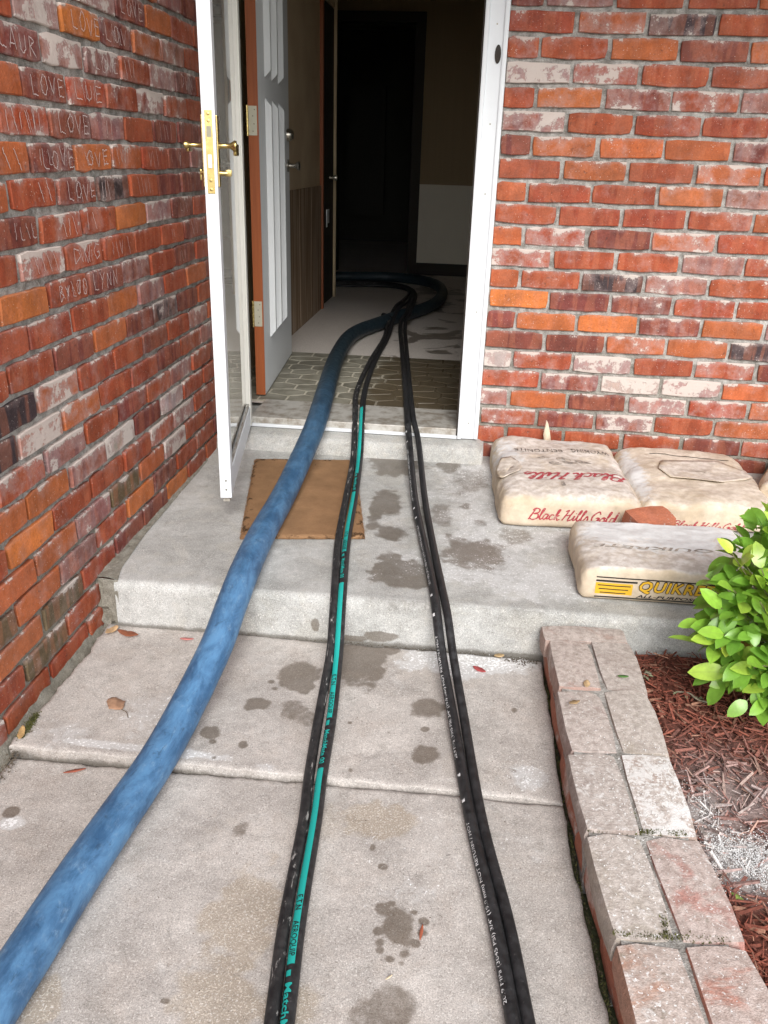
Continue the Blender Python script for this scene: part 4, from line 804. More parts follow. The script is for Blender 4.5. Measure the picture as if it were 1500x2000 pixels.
def stick(name, v2, faces, fn, mat, parent, lift=.0012, cuts=1):
    bm = bmesh.new(); vs = [bm.verts.new((q[0], q[1], 0)) for q in v2]
    for f in faces:
        try: bm.faces.new([vs[i] for i in f])
        except Exception: pass
    if cuts:
        bmesh.ops.triangulate(bm, faces=bm.faces[:])
        for _ in range(cuts):
            long = [e for e in bm.edges if e.calc_length() > .012]
            if long: bmesh.ops.subdivide_edges(bm, edges=long, cuts=1, use_grid_fill=False); bmesh.ops.triangulate(bm, faces=[f for f in bm.faces if len(f.verts) > 3])
    dead = []
    for q in bm.verts:
        h = fn(q.co.x, q.co.y, lift)
        if h is None: dead.append(q)
        else: q.co = h
    bmesh.ops.delete(bm, geom=dead, context='VERTS'); me = bpy.data.meshes.new(name); bm.to_mesh(me); bm.free(); return obj(name, me, mat, parent)
def place(v, cx, cy, wid, hgt, rot=0, shear=0):
    v = np.array(v)[:, :2].copy(); mn, mxx = v.min(0), v.max(0); v = (v-(mn+mxx)/2)/(mxx-mn)*np.array([wid, hgt]); v[:, 0] += shear*v[:, 1]; c, s = math.cos(rot), math.sin(rot)
    return np.stack([cx+v[:, 0]*c-v[:, 1]*s, cy+v[:, 0]*s+v[:, 1]*c], 1)
SCR = {'B': ([[(.0,-.05),(.15,.5),(.28,1.0),(.1,.85),(.3,1.05),(.62,.95),(.6,.65),(.28,.52),(.62,.48),(.66,.12),(.35,-.05),(.02,.1)]], .72), 'l': ([[(0,.1),(.2,.6),(.3,1.05),(.18,1.0),(.12,.3),(.2,0),(.36,.12)]], .34), 'a': ([[(.4,.5),(.15,.5),(.05,.15),(.2,0),(.38,.3),(.42,.5),(.36,.05),(.52,.1)]], .5),
  'c': ([[(.38,.45),(.18,.5),(.05,.2),(.18,0),(.45,.12)]], .42), 'k': ([[(0,.1),(.22,.7),(.28,1.05),(.15,.9),(.08,0)],[(.36,.5),(.12,.28),(.25,.2),(.3,0),(.5,.1)]], .48), 'H': ([[(.05,0),(.18,.5),(.32,1.05),(.1,.9)],[(.14,.5),(.6,.6)],[(.72,1.05),(.55,.5),(.5,0),(.75,.1)]], .78), 'i': ([[(0,.1),(.15,.5),(.12,.05),(.3,.1)],[(.2,.72),(.23,.76)]], .28),
  's': ([[(0,.1),(.2,.52),(.3,.2),(.2,0),(.02,.06)]], .34), 'G': ([[(.65,.8),(.45,1.05),(.1,.6),(.15,.1),(.45,.05),(.6,.4),(.4,.42),(.65,.42),(.5,-.2),(.2,-.15)]], .72), 'o': ([[(.25,.5),(.05,.25),(.2,0),(.4,.25),(.25,.5),(.5,.42)]], .46), 'd': ([[(.4,.45),(.12,.45),(.08,.05),(.3,.1),(.5,1.05),(.42,.1),(.56,.1)]], .52), ' ': ([], .18)}
def script_word(word, w=.10):
    st = []; x = 0
    for ch in word:
        ss, adv = SCR[ch]
        for q in ss:
            qq = np.array(q, float)+np.array([x, 0]); qq[:, 0] += qq[:, 1]*.25
            st.append(catmull(np.c_[qq, np.zeros(len(qq))], .06)[:, :2] if len(qq) > 2 else qq)
        x += adv
    return ribbon(st, w)
# --- first bentonite sack
sA, PA, FA = sack('paper_sack', (.325, -.372, .004), .045, .500, .680, .128, 3, 'dusty tan paper sack with red script lettering, leftmost against the brick wall', .95, (14, 8, 8.5), .0046, (0, 0), .10, [(-.2, .1, .08, .25, .55), (.05, .28, .2, .05, .4), (-.1, -.16, .1, .05, .35)])
fT, fF = projector(PA, FA, 'top'), projector(PA, FA, 'front')
for wd, cx, ww in (('WYOMING', .125, .145), ('BENTONITE', -.075, .185)):
    v, f = text_geo(wd, 1, 0, .012, 1.1); stick('printed_lettering', place(v, cx, .135, ww, .044, math.pi), f, fT, MAT['ink_faded'], sA)
v, f = script_word('Black Hills', .13); stick('printed_lettering', place(v, .035, -.150, .38, .085, math.pi), f, fT, MAT['red_print'], sA)
v, f = script_word('Black Hills Gold', .12); stick('printed_lettering', place(v, .005, .052, .31, .055, 0), f, fF, MAT['red_print'], sA)
stick('worn_print', [(-.033, -.26), (-.018, -.258), (-.019, -.212), (-.031, -.214)], [(0, 1, 2, 3)], fT, MAT['grey_print'], sA)
for k in range(9):                                     # worn picture of hills on the panel
    cx, cy = random.uniform(-.12, .14), random.uniform(-.04, .07); pg = [(cx+random.uniform(.01, .04)*math.cos(a), cy+random.uniform(.008, .02)*math.sin(a)) for a in np.linspace(0, 6.28, 7)[:-1]]
    stick('worn_print', pg, [tuple(range(6))], fT, MAT['grey_print'], sA, .0012)
def flap(parent, fn, outline, lift_in, name='torn_paper'):
    c = np.mean(outline, 0); V = []; n = len(outline)
    for ring, (sc, lf) in enumerate([(1.0, lift_in), (.86, lift_in*.75), (.55, .004), (.0, .003)]):
        for q in outline:
            p = c+(np.array(q)-c)*sc; h = fn(p[0], p[1], lf*random.uniform(.6, 1.3)); V.append(h if h is not None else Vector((p[0], p[1], .05)))
    Fc = [(r*n+i, r*n+(i+1) % n, (r+1)*n+(i+1) % n, (r+1)*n+i) for r in range(3) for i in range(n)]
    o = obj(name, mesh(name, V, Fc, True), MAT['kraft'], parent); o.color = (1, 1, 1, .8); md = o.modifiers.new('sheet', 'SOLIDIFY'); md.thickness = .0012; return o
flap(sA, fT, [(-.222,.03),(-.19,.03),(-.165,-.02),(-.155,-.08),(-.17,-.12),(-.20,-.15),(-.225,-.165),(-.238,-.12),(-.24,-.04)], .010)
th = mesh('torn_paper', [(-.03,.318,.10),(.0,.322,.10),(-.035,.33,.135),(-.008,.332,.14),(-.03,.335,.175),(-.018,.335,.178),(-.027,.336,.195)], [(0,1,3,2),(2,3,5,4),(4,5,6)], True); o = obj('torn_paper', th, MAT['kraft'], sA); o.color = (1, 1, 1, .2); o.modifiers.new('sheet', 'SOLIDIFY').thickness = .0012
# --- second sack
sB, PB, FB = sack('paper_sack', (.820, -.335, .004), .03, .500, .610, .108, 12, 'tan paper sack with torn flap between the script sack and the shrub', .45, (14, 8, 8.5), .0048, (0, 0), .10, [(-.22, 0, .04, .3, .8)])
gT, gF = projector(PB, FB, 'top'), projector(PB, FB, 'front')
flap(sB, gT, [(-.10,.10),(.02,.13),(.12,.12),(.21,.06),(.22,.0),(.17,-.06),(.08,-.10),(-.02,-.09),(-.10,-.07),(-.13,.0)], .007)
v, f = script_word('Black Hills Gold', .12); stick('printed_lettering', place(v, -.01, .022, .26, .034, 0), f, gF, MAT['red_print'], sB)
# slit in the upper ply, its inner shade laid on as a dark ribbon
v, f = ribbon([[(-.12+.03*k, .205-.004*k+.008*math.sin(k*1.3)) for k in range(11)]], .006); stick('tear_shade', v, f, gT, MAT['dark_wood'], sB, .0012)
# --- third sack, leaning in from the right
sC, PC, FC_ = sack('paper_sack', (1.345, -.275, .006), -.42, .46, .60, .145, 20, 'lettered tan sack cut off by the right edge of the picture', .35, (12, 7, 8.0), .005, (0, 0), .10)
kT = projector(PC, FC_, 'top')
for i, tx in enumerate(('For Best Mixing', 'PURE GOLD')):
    v, f = text_geo(tx, 1, 0, .01); stick('printed_lettering', place(v, -.135+.04*i, .0, .24, .022+.006*(i == 1), -.9), f, kT, MAT['black_print'], sC)
# --- concrete mix sack in front
sQ, PQ, FQ = sack('paper_sack', (.590, -1.030, .004), .012, .545, .345, .112, 31, 'cement-dusted sack with bold yellow lettering at the front of the porch', 1.0, (16, 10, 11.0), .0030, (0, 0), .02, [(-.02, .12, .18, .08, 1.3), (.06, .02, .10, .07, 1.0), (-.15, .08, .10, .10, .9), (.1, .12, .2, .1, .8), (0, .02, .3, .12, .55)])
qT, qF = projector(PQ, FQ, 'top'), projector(PQ, FQ, 'front')
def band(fn, x0, x1, z0, z1, mat, name, lift, n=24):
    xs = np.linspace(x0, x1, n); v = [(x, z0) for x in xs]+[(x, z1) for x in xs]; return stick(name, v, [(i, i+1, n+i+1, n+i) for i in range(n-1)], fn, mat, sQ, lift)
band(qF, -.228, .25, .008, .0125, MAT['black_print'], 'black_band', .0010); band(qF, -.228, .25, .0715, .0755, MAT['black_print'], 'black_band', .0010); band(qF, -.228, -.110, .059, .065, MAT['black_print'], 'black_band', .0010)
band(qF, -.228, -.122, .020, .056, MAT['yellow_print'], 'yellow_block', .0010)
for i in range(3):
    band(qF, -.222+.004*i, -.128-.006*i, .0465-.0115*i, .0495-.0115*i, MAT['black_print'], 'print_rule', .0016)
def heavy(v, f, r, n):                                # fatten a word by stacking shifted copies
    V = []; Fc = []; v = np.array(v)[:, :2]
    for k in range(n):
        a = 2*math.pi*k/n; n0 = len(V); V += list(v+np.array([math.cos(a)*r, math.sin(a)*r])); Fc.append([tuple(i+n0 for i in q) for q in f])
    return V, Fc
v, f = text_geo('QUIKRETE', 1, .22, 0, 1.12); v2 = place(v, .018, .0490, .240, .039)
for name, rr, n, mt, l0 in (('lettering_outline', .0034, 8, MAT['black_print'], .0012), ('printed_lettering', .0014, 4, MAT['yellow_print'], .0026)):
    V_, Fs = heavy(v2, f, rr, n); m_ = len(v2)
    for k in range(n): stick(name, V_[k*m_:(k+1)*m_], f, qF, mt, sQ, l0+.00012*k)
v, f = text_geo('ALL-PURPOSE SAND', 1, .3, .02, 1.0); stick('printed_lettering', place(v, .020, .0195, .260, .0095), f, qF, MAT['black_print'], sQ, .0020)
v, f = text_geo('QUIKRETE', 1, .2, .012); stick('worn_print', place(v, -.05, -.03, .36, .025, math.pi), f, qT, MAT['grey_print'], sQ)
t = NT('cement_powder'); p = t.pos(); t.base(t.mix(t.noise(p, 60, 5, .7), rgb(.58, .58, .57), rgb(.80, .80, .80))).rough(1.0); t.bump(t.noise(p, 200, 4, .7), .6, .004); MAT['powder'] = t.m

# --- loose brick wedged between the sacks
def rbox(L, D, Hh, seed, r=.006, jit=.0025, mat=None):
    bm = bmesh.new(); bmesh.ops.create_cube(bm, size=1); g = np.random.default_rng(seed)
    for q in bm.verts: q.co = (q.co.x*L, q.co.y*D, q.co.z*Hh)
    bmesh.ops.subdivide_edges(bm, edges=bm.edges[:], cuts=2, use_grid_fill=True)
    for q in bm.verts:
        s = (abs(q.co.x) > L*.49)+(abs(q.co.y) > D*.49)+(abs(q.co.z) > Hh*.49)
        k = {1: 0, 2: r*.5, 3: r*.95}.get(int(s), 0)
        q.co = Vector((q.co.x-math.copysign(k, q.co.x)*(abs(q.co.x) > L*.49), q.co.y-math.copysign(k, q.co.y)*(abs(q.co.y) > D*.49), q.co.z-math.copysign(k, q.co.z)*(abs(q.co.z) > Hh*.49)))+Vector(g.normal(0, jit*.5, 3))
    me = bpy.data.meshes.new('brick'); bm.to_mesh(me); bm.free(); smooth_by_angle(me, 60)
    if mat: me.materials.append(mat)
    return me
lb = obj('loose_brick', rbox(.150, .095, .106, 5, .0045, .0016, MAT['brick']), None, None, (.585, -.775, .064), (.10, -.03, .38)); lb.color = (.46, .155, .085, .05)
tag(lb, 'loose orange brick between the sacks on the porch', 'brick')

# ================================================================== EDGING, MULCH
t = NT('weathered_paver'); oi = t.node('ShaderNodeObjectInfo'); p = t.objco(); r = oi.outputs['Random']; off = t.node('ShaderNodeCombineXYZ'); t.put(off.inputs[0], t.math('MULTIPLY', r, 31.0)); t.put(off.inputs[1], t.math('MULTIPLY', r, 77.0)); q = t.vadd(p, off.outputs[0])
geo = t.node('ShaderNodeNewGeometry'); nx, ny, nz = t.sep(geo.outputs['Normal']); n1 = t.noise(q, 9, 6, .65, .6); n2 = t.noise(q, 60, 5, .65); f = t.noise(q, 280, 3, .7)
c = t.scale(oi.outputs['Color'], t.lin(n2, .3, .7, .8, 1.2))
wear = t.math('MULTIPLY', t.ramp(t.math('ADD', n1, t.math('MULTIPLY', nz, .20)), .50, .66), 1.0)      # grey weathering on the tops
c = t.mix(t.math('MULTIPLY', wear, .80), c, t.mix(t.ramp(n2, .35, .65), rgb(.39, .335, .30), rgb(.58, .52, .48)))
c = t.scale(c, t.lin(f, .3, .7, .8, 1.18)); c = t.mix(t.math('MULTIPLY', t.ramp(t.noise(q, 24, 5, .65), .62, .74), .5), c, rgb(.13, .12, .075))
dd = t.ramp(t.math('ADD', t.noise(q, 130, 3, .6), t.math('MULTIPLY', oi.outputs['Alpha'], .22)), .70, .76); dd2 = t.ramp(t.math('ADD', t.noise(q, 22, 5, .7, .5), t.math('MULTIPLY', oi.outputs['Alpha'], .34)), .72, .86)
c = t.mix(t.math('MULTIPLY', t.math('MULTIPLY', t.math('MAXIMUM', dd, dd2), t.ramp(nz, .3, .8)), .85), c, rgb(.74, .72, .70)); t.base(c).rough(.9); t.bump(t.math('ADD', f, t.math('MULTIPLY', n2, 1.0)), .5, .005); MAT['paver'] = t.m
edg = tag(empty('brick_edging', (.33, -1.32, -.19)), 'low edging of weathered pale bricks, two wide, beside the mulch bed', 'edging'); EO = np.array(edg.location)
PV = [rbox(.1145, .240, .068, 40+i, .007, .0025, MAT['paver']) for i in range(8)]; PV0 = rbox(.235, .085, .066, 60, .006, .002, MAT['paver'])
tops = [(-1.376, -1.611, .223), (-1.611, -1.852, .230), (-1.852, -2.100, .236), (-2.100, -2.344, .251), (-2.344, -2.585, .272), (-2.585, -2.83, .30), (-2.83, -3.07, .335), (-3.07, -3.31, .375)]
pc = [(.36, .24, .20), (.34, .25, .22), (.33, .27, .24), (.38, .33, .28), (.40, .30, .25), (.42, .22, .15)]; al = [(.25, .2), (.35, .15), (.5, .85), (.45, .4), (.45, .35), (.2, .2), (.2, .2), (.2, .2)]
o = obj('brick', PV0, None, edg, np.array([.325, -1.352, -.060])-EO, (0, 0, .10)); o.color = (.36, .26, .22, .15)
def lean(y0, y1, x0): return math.atan2(edge_x(y1)-edge_x(y0), -(y1-y0))*-1
for n, (y0, y1, xl) in enumerate(tops):
    for s in (0, 1):
        c = np.array([xl+.058+s*.116+(edge_x(y1)-edge_x(y0))*.2, (y0+y1)/2-.014+s*.010, -.060+random.uniform(-.003, .003)])
        o = obj('brick', PV[(2*n+s*3) % 8], None, edg, c-EO, (random.gauss(0, .015), random.gauss(0, .015), .05*(1 if n < 3 else 2)+random.gauss(0, .012)+math.pi*random.choice([0, 1])), (1, min(1.02, (y0-y1-.003)/.240), 1))
        k = pc[(n+s*2) % len(pc)]; o.color = (*k, al[n][s])
        if n == 3 and s == 1: o.color = (.40, .20, .165, .4)
        if n == 4: o.color = ((.42, .24, .17, .5), (.40, .17, .12, .35))[s]
        lo = obj('brick', PV[(2*n+s) % 8], None, edg, c-EO+np.array([.003, .10, -.074]), (0, 0, .06*(1 if n < 3 else 1.8))); lo.color = (.34, .12, .07, 0)
mb = MB()
for n, (y0, y1, xl) in enumerate(tops): mb.box(xl+.020+(.012 if n > 2 else 0), xl+.214, y1-.022, y0-.022, -.185, -.0355-.001*(n % 2))
wpart('mortar_bed', mb, mat_mortar('pale_mortar', False), edg)
# mulch
def shreds(N, xr, yr, zf, lens, seed, dens=None):
    g = np.random.default_rng(seed); V = []; Fc = []; C = []
    base = np.array([(-.5,-.5,-.5),(.5,-.5,-.5),(.5,.5,-.5),(-.5,.5,-.5),(-.5,-.5,.5),(.5,-.5,.5),(.5,.5,.5),(-.5,.5,.5)]); bf = [(0,3,2,1),(4,5,6,7),(0,1,5,4),(1,2,6,5),(2,3,7,6),(3,0,4,7)]
    cent = np.stack([g.uniform(*xr, N), g.uniform(*yr, N)], 1)
    for i in range(N):
        x, y = cent[i]; L = lens[0]+(lens[1]-lens[0])*g.random()**2.2; w = L*g.uniform(.03, .13)+.0010; h = w*g.uniform(.25, .7); a = g.uniform(0, math.pi); p = g.normal(0, .28); r = g.normal(0, .5)
        b = base*np.array([L, w, h]); b[:, 1] *= np.where(b[:, 0] > 0, g.uniform(.2, .9), 1); b[:, 2] += (b[:, 0]/L)**2*L*g.normal(0, .12)
        R_ = np.array(Matrix.Rotation(a, 3, 'Z') @ Matrix.Rotation(p, 3, 'Y') @ Matrix.Rotation(r, 3, 'X')); b = b @ R_.T+np.array([x, y, zf(x, y)+g.uniform(.0, .014)+abs(math.sin(p))*L*.3]); n0 = len(V); V += list(b); Fc += [tuple(k+n0 for k in q) for q in bf]
        k = g.uniform(.55, 1.35); c = np.array([.215, .062, .038])*k if g.random() < .85 else np.array([.30, .15, .10])*k
        if dens is not None: m = min(1, dens(x, y)*g.uniform(.2, 1.6)); c = c*(1-m)+np.array([.62, .60, .58])*m
        C += [(*c, 1)]*8
    return V, Fc, C
pw = onZ(1462, 1690, -.11); pw2 = onZ(1372, 1590, -.11); pw3 = onZ(1440, 1560, -.11)
def powd(x, y):
    return 1.5*math.exp(-(((x-pw[0])/.085)**2+((y-pw[1])/.070)**2)**1.6)+.7*math.exp(-(((x-pw2[0])/.03)**2+((y-pw2[1])/.06)**2))+.30*math.exp(-(((x-pw3[0])/.15)**2+((y-pw3[1])/.16)**2))
mzf = lambda x, y: -.112+.02*(float(vnoise([x*6, y*6, 1]))-.5)-.014*float(sstep(.52, .46, np.array(x)))
V, Fc, C = shreds(9000, (.455, 1.12), (-2.62, -1.32), mzf, (.008, .060), 5, powd); V2, F2, C2 = shreds(1800, (1.15, 2.2), (-3.1, -1.32), mzf, (.02, .09), 6); V3, F3, C3 = shreds(700, (.48, 1.3), (-3.2, -2.6), mzf, (.02, .09), 8)
bv, bf = grid(np.linspace(.44, 2.4, 60), np.linspace(-3.4, -1.305, 70), lambda X, Y: np.vectorize(lambda a, b: mzf(a, b)-.002)(X, Y)); bc = [(*(np.array([.12, .036, .022])*(1-min(.8, powd(x, y)))+np.array([.6, .58, .56])*min(.8, powd(x, y))), 1) for x, y, z in bv]
AV = list(bv); AF = [tuple(q) for q in bf]; AC = list(bc)
for v_, f_, c_ in ((V, Fc, C), (V2, F2, C2), (V3, F3, C3)):
    n0 = len(AV); AV += v_; AF += [tuple(k+n0 for k in q) for q in f_]; AC += c_
t = NT('red_mulch'); at = t.attr('tint'); p = t.pos(); t.base(t.scale(at.outputs['Color'], t.lin(t.noise(p, 150, 4, .6), .3, .7, .6, 1.4))).rough(.95); t.bump(t.noise(p, 300, 3), .5, .002); MAT['mulch'] = t.m
mu = obj('mulch', mesh('mulch', AV, AF, False, dict(tint=np.array(AC))), MAT['mulch']); mu['kind'] = 'stuff'; mu['label'] = 'shredded red-brown bark mulch filling the bed right of the brick edging'
# spilled powder grains
g = np.random.default_rng(9); GV = []; GF = []
def grain(x, y, z, s):
    n0 = len(GV); GV.extend([(x+s, y, z), (x-s*.5, y+s*.8, z), (x-s*.5, y-s*.8, z), (x, y, z+s*1.1)]); GF.extend([(n0, n0+1, n0+3), (n0+1, n0+2, n0+3), (n0+2, n0, n0+3)])
for (c, sx, sy, N, z) in [(pw, .050, .042, 2600, -.098), (pw2, .025, .05, 200, -.10), (onZ(1335, 1530, -.04), .03, .06, 260, -.0255), (onZ(1280, 1520, -.04), .07, .11, 260, -.0255), (onZ(930, 1288, -.15), .10, .022, 330, -.1495), (onZ(1030, 1520, -.15), .025, .025, 130, -.1495), (onZ(1230, 1900, -.04), .06, .10, 120, -.0255), (onZ(1240, 1680, -.04), .07, .10, 120, -.0255)]:
    for _ in range(N):
        gx, gy = c[0]+g.normal(0, sx), c[1]+g.normal(0, sy); xl_ = float(np.interp(-gy, [1.3, 1.5, 1.73, 1.98, 2.22, 2.46, 2.7], [.215, .223, .230, .236, .251, .272, .30]))
        if z > -.03 and not (xl_+.02 < gx < xl_+.22): continue
        if -.16 < z < -.14 and gx > float(edge_x(gy)): continue
        grain(gx, gy, z+g.uniform(-.002, .004)*(z < -.09)*(z > -.12), g.uniform(.0006, .0019))
gr = obj('cement_powder', mesh('cement_powder', GV, GF), MAT['powder']); gr['kind'] = 'stuff'; gr['label'] = 'white cement powder spilled on the mulch, edging and path'
# moss
g = np.random.default_rng(19); MV = []; MF = []
def tuft(x, y, z, s):
    n0 = len(MV); a = g.uniform(0, 6.28); dx, dy = math.cos(a)*s*.5, math.sin(a)*s*.5; MV.extend([(x-dx, y-dy, z), (x+dx, y+dy, z), (x+g.normal(0, s*.5), y+g.normal(0, s*.5), z+s*g.uniform(.8, 2))]); MF.append((n0, n0+1, n0+2))
def mossrun(a, b, wd, N, z):
    for _ in range(N): t_ = g.random(); tuft(a[0]+(b[0]-a[0])*t_+g.normal(0, wd), a[1]+(b[1]-a[1])*t_+g.normal(0, wd), z+g.uniform(0, .004), g.uniform(.0015, .004))
mossrun((-1.070, -1.78), (-1.066, -1.87), .006, 900, -.150)
for (y0, y1, xl), k in zip(tops[2:6], (1.0, .5, .4, .3)):
    mossrun((xl+.02, y1-.004), (xl+.21, y1+.010), .004, int(700*k), -.036); mossrun((xl+.112, y1+.05), (xl+.110, y1-.0), .003, int(250*k), -.036)
for y in np.arange(-2.5, -1.35, .05): mossrun((float(edge_x(y))+.021, y), (float(edge_x(y-.05))+.021, y-.05), .002, int(10+60*g.random()**3), -.155)
MAT['moss'] = plain('moss', (.085, .085, .022), .95, .5, 30, bump=0); mo = obj('moss', mesh('moss', MV, MF), MAT['moss']); mo['kind'] = 'stuff'; mo['label'] = 'olive moss in the brick joints and at the wall foot'
# crumbs of soil along the joints
g = np.random.default_rng(29); GV = []; GF = []
for y in np.arange(-2.55, -1.33, .004): grain(float(edge_x(y))+.022+g.normal(0, .003), y, -.165+g.uniform(0, .008), g.uniform(.001, .003))
for y in np.arange(-2.5, -1.33, .0011): grain(-1.060+g.normal(0, .010), y, -.172+g.uniform(0, .012), g.uniform(.001, .0045))
for x in np.arange(-1.05, .2, .0022): grain(x, -1.316+g.normal(0, .003), -.152+g.uniform(0, .006), g.uniform(.0008, .0025))
for _ in range(120): grain(.17+g.normal(0, .03), -1.325+abs(g.normal(0, .012))*-1, -.148, g.uniform(.001, .003))
for _ in range(160): grain(g.uniform(-1, .18), g.uniform(-2.5, -1.35), -.1485, g.uniform(.0008, .0020))
MAT['crumb'] = plain('soil_crumbs', (.085, .065, .045), .95, .4, 80, bump=0); so = obj('soil_crumbs', mesh('soil_crumbs', GV, GF), MAT['crumb']); so['kind'] = 'stuff'; so['label'] = 'dark soil crumbs along the slab edges'

# ================================================================== SHRUB
def leaf_mesh(L, W, bend, fold, seed):
    g = np.random.default_rng(seed); n = 7; V = []; Fc = []
    for i in range(n):
        t = i/(n-1); w = W*max(.06, math.sin(math.pi*min(1, t**.85*.97+.02)))**.62*(1 if t < .97 else .12); x = L*t; z = -bend*L*t*t
        V += [(x, -w/2, z+fold*w), (x, 0, z), (x, w/2, z+fold*w)]
    for i in range(n-1):
        for k in range(2): a = 3*i+k; Fc.append((a, a+3, a+4, a+1))
    me = mesh('leaf', V, Fc, True); me.materials.append(MAT['leaf']); return me
t = NT('glossy_leaf'); oi = t.node('ShaderNodeObjectInfo'); p = t.objco(); x, y, z = t.sep(p); vein = t.ramp(t.math('ABSOLUTE', y), .0018, .0); n = t.noise(p, 60, 4)
c = t.scale(oi.outputs['Color'], t.lin(n, .3, .7, .85, 1.15)); c = t.mix(t.math('MULTIPLY', vein, .35), c, rgb(.30, .42, .10)); t.base(c).rough(.32); t.set('Specular IOR Level', .6)
tr = t.node('ShaderNodeBsdfTranslucent'); t.put(tr.inputs[0], t.mix(.5, c, rgb(.22, .42, .02))); ms = t.node('ShaderNodeMixShader'); ms.inputs[0].default_value = .35; t.l.new(t.b.outputs[0], ms.inputs[1]); t.l.new(tr.outputs[0], ms.inputs[2]); t.l.new(ms.outputs[0], t.out.inputs[0]); t.bump(n, .15, .002); MAT['leaf'] = t.m
LM = [leaf_mesh(.074, .041, .22, .10, 1), leaf_mesh(.066, .039, .40, .16, 2), leaf_mesh(.082, .042, .15, .12, 3), leaf_mesh(.058, .035, .30, .05, 4)]
MAT['twig'] = plain('green_twig', (.13, .12, .05), .7, .3, 40)
g = np.random.default_rng(77); base = np.array([.90, -1.60, -.115]); shrub = tag(empty('shrub', base), 'bright green leafy shrub in the mulch at the right edge', 'shrub')
cen = onY(1530, 1212, -1.55); nl = 0; tips = []
tries = 0
while len(tips) < 60 and tries < 5000:
    tries += 1; d = g.normal(0, 1, 3); d /= np.linalg.norm(d)
    if d[1] > .15: continue
    rad = np.array([.21, .17, .300]); 
    tip = cen+d*rad*(.70+.24*g.random())
    if tip[2] < -.02 or tip[0] > cen[0]+.10: continue
    if any(np.linalg.norm(tip-q) < .030 for q in tips): continue
    tips.append(tip)
greens = [(.24, .46, .055), (.30, .54, .065), (.35, .60, .075), (.17, .36, .05), (.46, .66, .09), (.58, .70, .10)]
for ti, tip in enumerate(tips):
    mid = base*.35+cen*.65+(tip-cen)*.25+g.normal(0, .015, 3); pts = catmull(np.array([base+np.array([g.normal(0, .015), g.normal(0, .015), 0]), mid, tip]), .02); V, Fh, _, _ = tube(pts, np.linspace(.0035, .0013, len(pts)), 6)
    obj('twig', mesh('twig', V-base, Fh, True), MAT['twig'], shrub)
    ax = pts[-1]-pts[-5]; ax /= np.linalg.norm(ax); young = tip[2] > cen[2]+.13 or g.random() < .08
    for k in range(5 if nl < 290 else 0):
        q = pts[-1] if k == 0 else pts[max(1, len(pts)-1-2*((k+1)//2))]; side = np.cross(ax, [0, 0, 1]); side /= np.linalg.norm(side)+1e-6
        dr = ax if k == 0 else ax*.55+side*(1 if k % 2 else -1)*.9+np.array([0, 0, g.normal(.05, .25)]); dr = dr+g.normal(0, .2, 3); dr /= np.linalg.norm(dr)
        upv = (np.array([0, -.35, 1.0])+g.normal(0, .38, 3)); X = dr; Yv = np.cross(upv, X); Yv /= np.linalg.norm(Yv); Zv = np.cross(X, Yv)
        o = obj('leaf', LM[int(g.integers(4))], None, shrub); s = g.uniform(.60, 1.08); mm = Matrix.Identity(4)
        for a in range(3): mm[a][0] = X[a]*s; mm[a][1] = Yv[a]*s; mm[a][2] = Zv[a]*s; mm[a][3] = q[a]-base[a]
        o.matrix_local = mm; c = greens[4+int(g.random() < .35)] if (young and g.random() < .75) else greens[int(g.integers(5 if g.random() < .6 else 3))]; kk = g.uniform(.85, 1.2)
        o.color = (c[0]*kk, c[1]*kk, c[2]*kk, 1); nl += 1
        if g.random() < .012: o.color = (.40, .14, .08, 1)
FV = []; FF = []; g = np.random.default_rng(5)          # the crowded inner foliage behind the outer leaves
for _ in range(760):
    d = g.normal(0, 1, 3); d /= np.linalg.norm(d); q = cen+np.array([.02, .03, 0])+d*np.array([.19, .165, .28])*g.random()**.33
    if q[2] < -.04: continue
    X = d+g.normal(0, .5, 3); X /= np.linalg.norm(X); Yv = np.cross(np.array([0, -.3, 1])+g.normal(0, .4, 3), X); Yv /= np.linalg.norm(Yv); Zv = np.cross(X, Yv); src = LM[int(g.integers(4))]; n0 = len(FV); k = g.uniform(.55, .95)
    FV += [q-base+k*(X*v.co.x+Yv*v.co.y+Zv*v.co.z) for v in src.vertices]; FF += [tuple(i+n0 for i in p.vertices) for p in src.polygons]
fo = obj('inner_foliage', mesh('inner_foliage', FV, FF, True), MAT['leaf'], shrub); fo.color = (.22, .44, .055, 1); fo['kind'] = 'stuff'

# ================================================================== FALLEN LEAVES AND BITS
MAT['dry'] = mat_objcolor('dry_leaf', .8, .3, 70)
def fallen(name, px, py, z, L, W, rotz, col, label, cat='leaf', stem=False, curl=.25, lift=.004):
    p = onZ(px, py, z+lift); g2 = np.random.default_rng(int(px)); n = 9; V = []; Fc = []
    for i in range(n):
        tt_ = i/(n-1); w = W*math.sin(math.pi*(tt_*.94+.03))**.7*(1+g2.normal(0, .08)); zz = curl*L*(tt_-.5)**2
        V += [(L*(tt_-.5), -w/2, zz+curl*w*.35), (L*(tt_-.5), 0, zz), (L*(tt_-.5), w/2, zz+curl*w*.45)]
    for i in range(n-1):
        for k in range(2): a = 3*i+k; Fc.append((a, a+3, a+4, a+1))
    e = empty(name, p, rotz); o = obj('blade', mesh('blade', V, Fc, True), MAT['dry'], e); o.color = (*col, 1); o.modifiers.new('sheet', 'SOLIDIFY').thickness = .0008
    if stem:
        pts = catmull(np.array([(L*.45, 0, .001), (L*.8, .004, .002), (L*1.15, -.003, .0)]), .006); V, Fh, _, _ = tube(pts, .0009, 6); s = obj('stem', mesh('stem', V, Fh, True), MAT['dry'], e); s.color = (.14, .10, .06, 1)
    tag(e, label, cat); return e
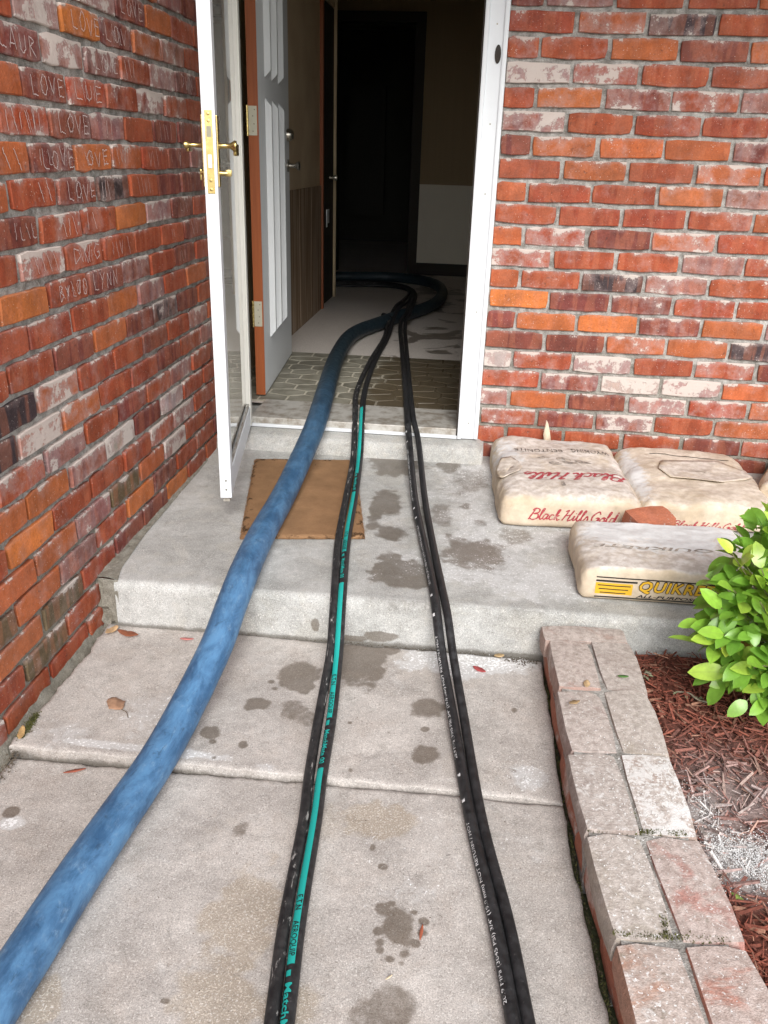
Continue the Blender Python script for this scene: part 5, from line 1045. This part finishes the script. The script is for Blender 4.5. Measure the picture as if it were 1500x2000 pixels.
fallen('fallen_leaf', 226, 1376, -.15, .062, .042, -.7, (.36, .21, .13), 'dry tan leaf with a stem on the path left of the blue hose', stem=True, curl=.2)
fallen('fallen_leaf', 250, 1240, -.148, .070, .026, -.25, (.26, .085, .04), 'curled red-brown leaf at the foot of the step by the wall', curl=.5)
fallen('fallen_leaf', 219, 1233, -.146, .048, .024, 1.2, (.50, .33, .18), 'pale tan leaf standing against the wall foot at the step', curl=.6)
fallen('fallen_leaf', 365, 1248, -.150, .040, .013, .1, (.52, .19, .17), 'small pink leaf at the foot of the step left of the blue hose', curl=.2)
fallen('fallen_leaf', 936, 1308, -.15, .042, .018, -.6, (.36, .06, .06), 'small red leaf on the path right of the black hoses', curl=.3)
fallen('fallen_leaf', 975, 1281, -.15, .030, .018, .3, (.45, .32, .17), 'tiny tan leaf scrap at the step beside the brick edging', curl=.3)
fallen('bark_chip', 146, 1505, -.165, .050, .010, .45, (.30, .085, .05), 'thin red-brown bark chip on the near path slab', 'bark chip', curl=.05)
fallen('fallen_leaf', 42, 1432, -.155, .052, .017, 1.9, (.52, .33, .14), 'tan leaf propped in the gap at the wall foot', curl=.3, lift=.012)
fallen('fallen_leaf', 68, 1428, -.160, .050, .022, 1.3, (.36, .20, .10), 'brown leaf lying in the mossy gap at the wall foot', curl=.3)
fallen('fallen_leaf', 1217, 1321, -.026, .028, .011, .1, (.07, .17, .035), 'single small green leaf lying on the edging brick', curl=.2)
fallen('fallen_leaf', 1146, 1336, -.026, .032, .015, 1.4, (.48, .33, .18), 'small tan leaf in the joint of the edging bricks', curl=.3)
fallen('fallen_leaf', 1122, 1372, -.026, .030, .012, .5, (.30, .20, .10), 'brown leaf scrap on the third row of edging bricks', curl=.3)
fallen('fallen_leaf', 1440, 1753, -.105, .026, .012, -.8, (.26, .36, .08), 'yellow-green leaf on the mulch below the powder spill', curl=.3)
fallen('bark_chip', 823, 1820, -.15, .036, .006, 1.5, (.36, .10, .05), 'red sliver of bark on the dried muddy print', 'bark chip', curl=.05)
fallen('bark_chip', 760, 1908, -.15, .016, .004, .8, (.62, .52, .36), 'pale splinter on the damp stain near the bottom', 'bark chip', curl=.05)
fallen('pebble_scrap', 858, 880, .012, .022, .010, .2, (.66, .60, .48), 'white paper scrap on the porch below the threshold', 'scrap', curl=.2)
tw = onZ(1400, 1360, -.10)
for i, (px, py, L, rz, lab) in enumerate([(1350, 1362, .085, -.5, 'dry grey twig lying on the mulch by the shrub'), (1265, 1318, .035, .8, 'short pale twig scrap on the mulch beside the edging')]):
    p = onZ(px, py, -.098); pts = catmull(np.array([(-L/2, 0, 0), (-L*.1, .006, .006), (L*.2, -.004, .003), (L/2, .004, .0)]), .006); V, Fh, _, _ = tube(pts, .0022, 6); e = empty('twig_scrap', p, rz); s = obj('stem', mesh('stem', V, Fh, True), MAT['dry'], e); s.color = (.22, .19, .14, 1)
    for k in range(5):
        a = obj('blade', mesh('blade', [(0, 0, 0), (.012, .004, .003), (.02, 0, .001), (.012, -.004, .003)], [(0, 1, 2, 3)]), MAT['dry'], e, (L*(k/5-.4), 0, .003), (.3*k, .2, 1.1*k-2)); a.color = (.19, .20, .12, 1)
    tag(e, lab, 'twig')
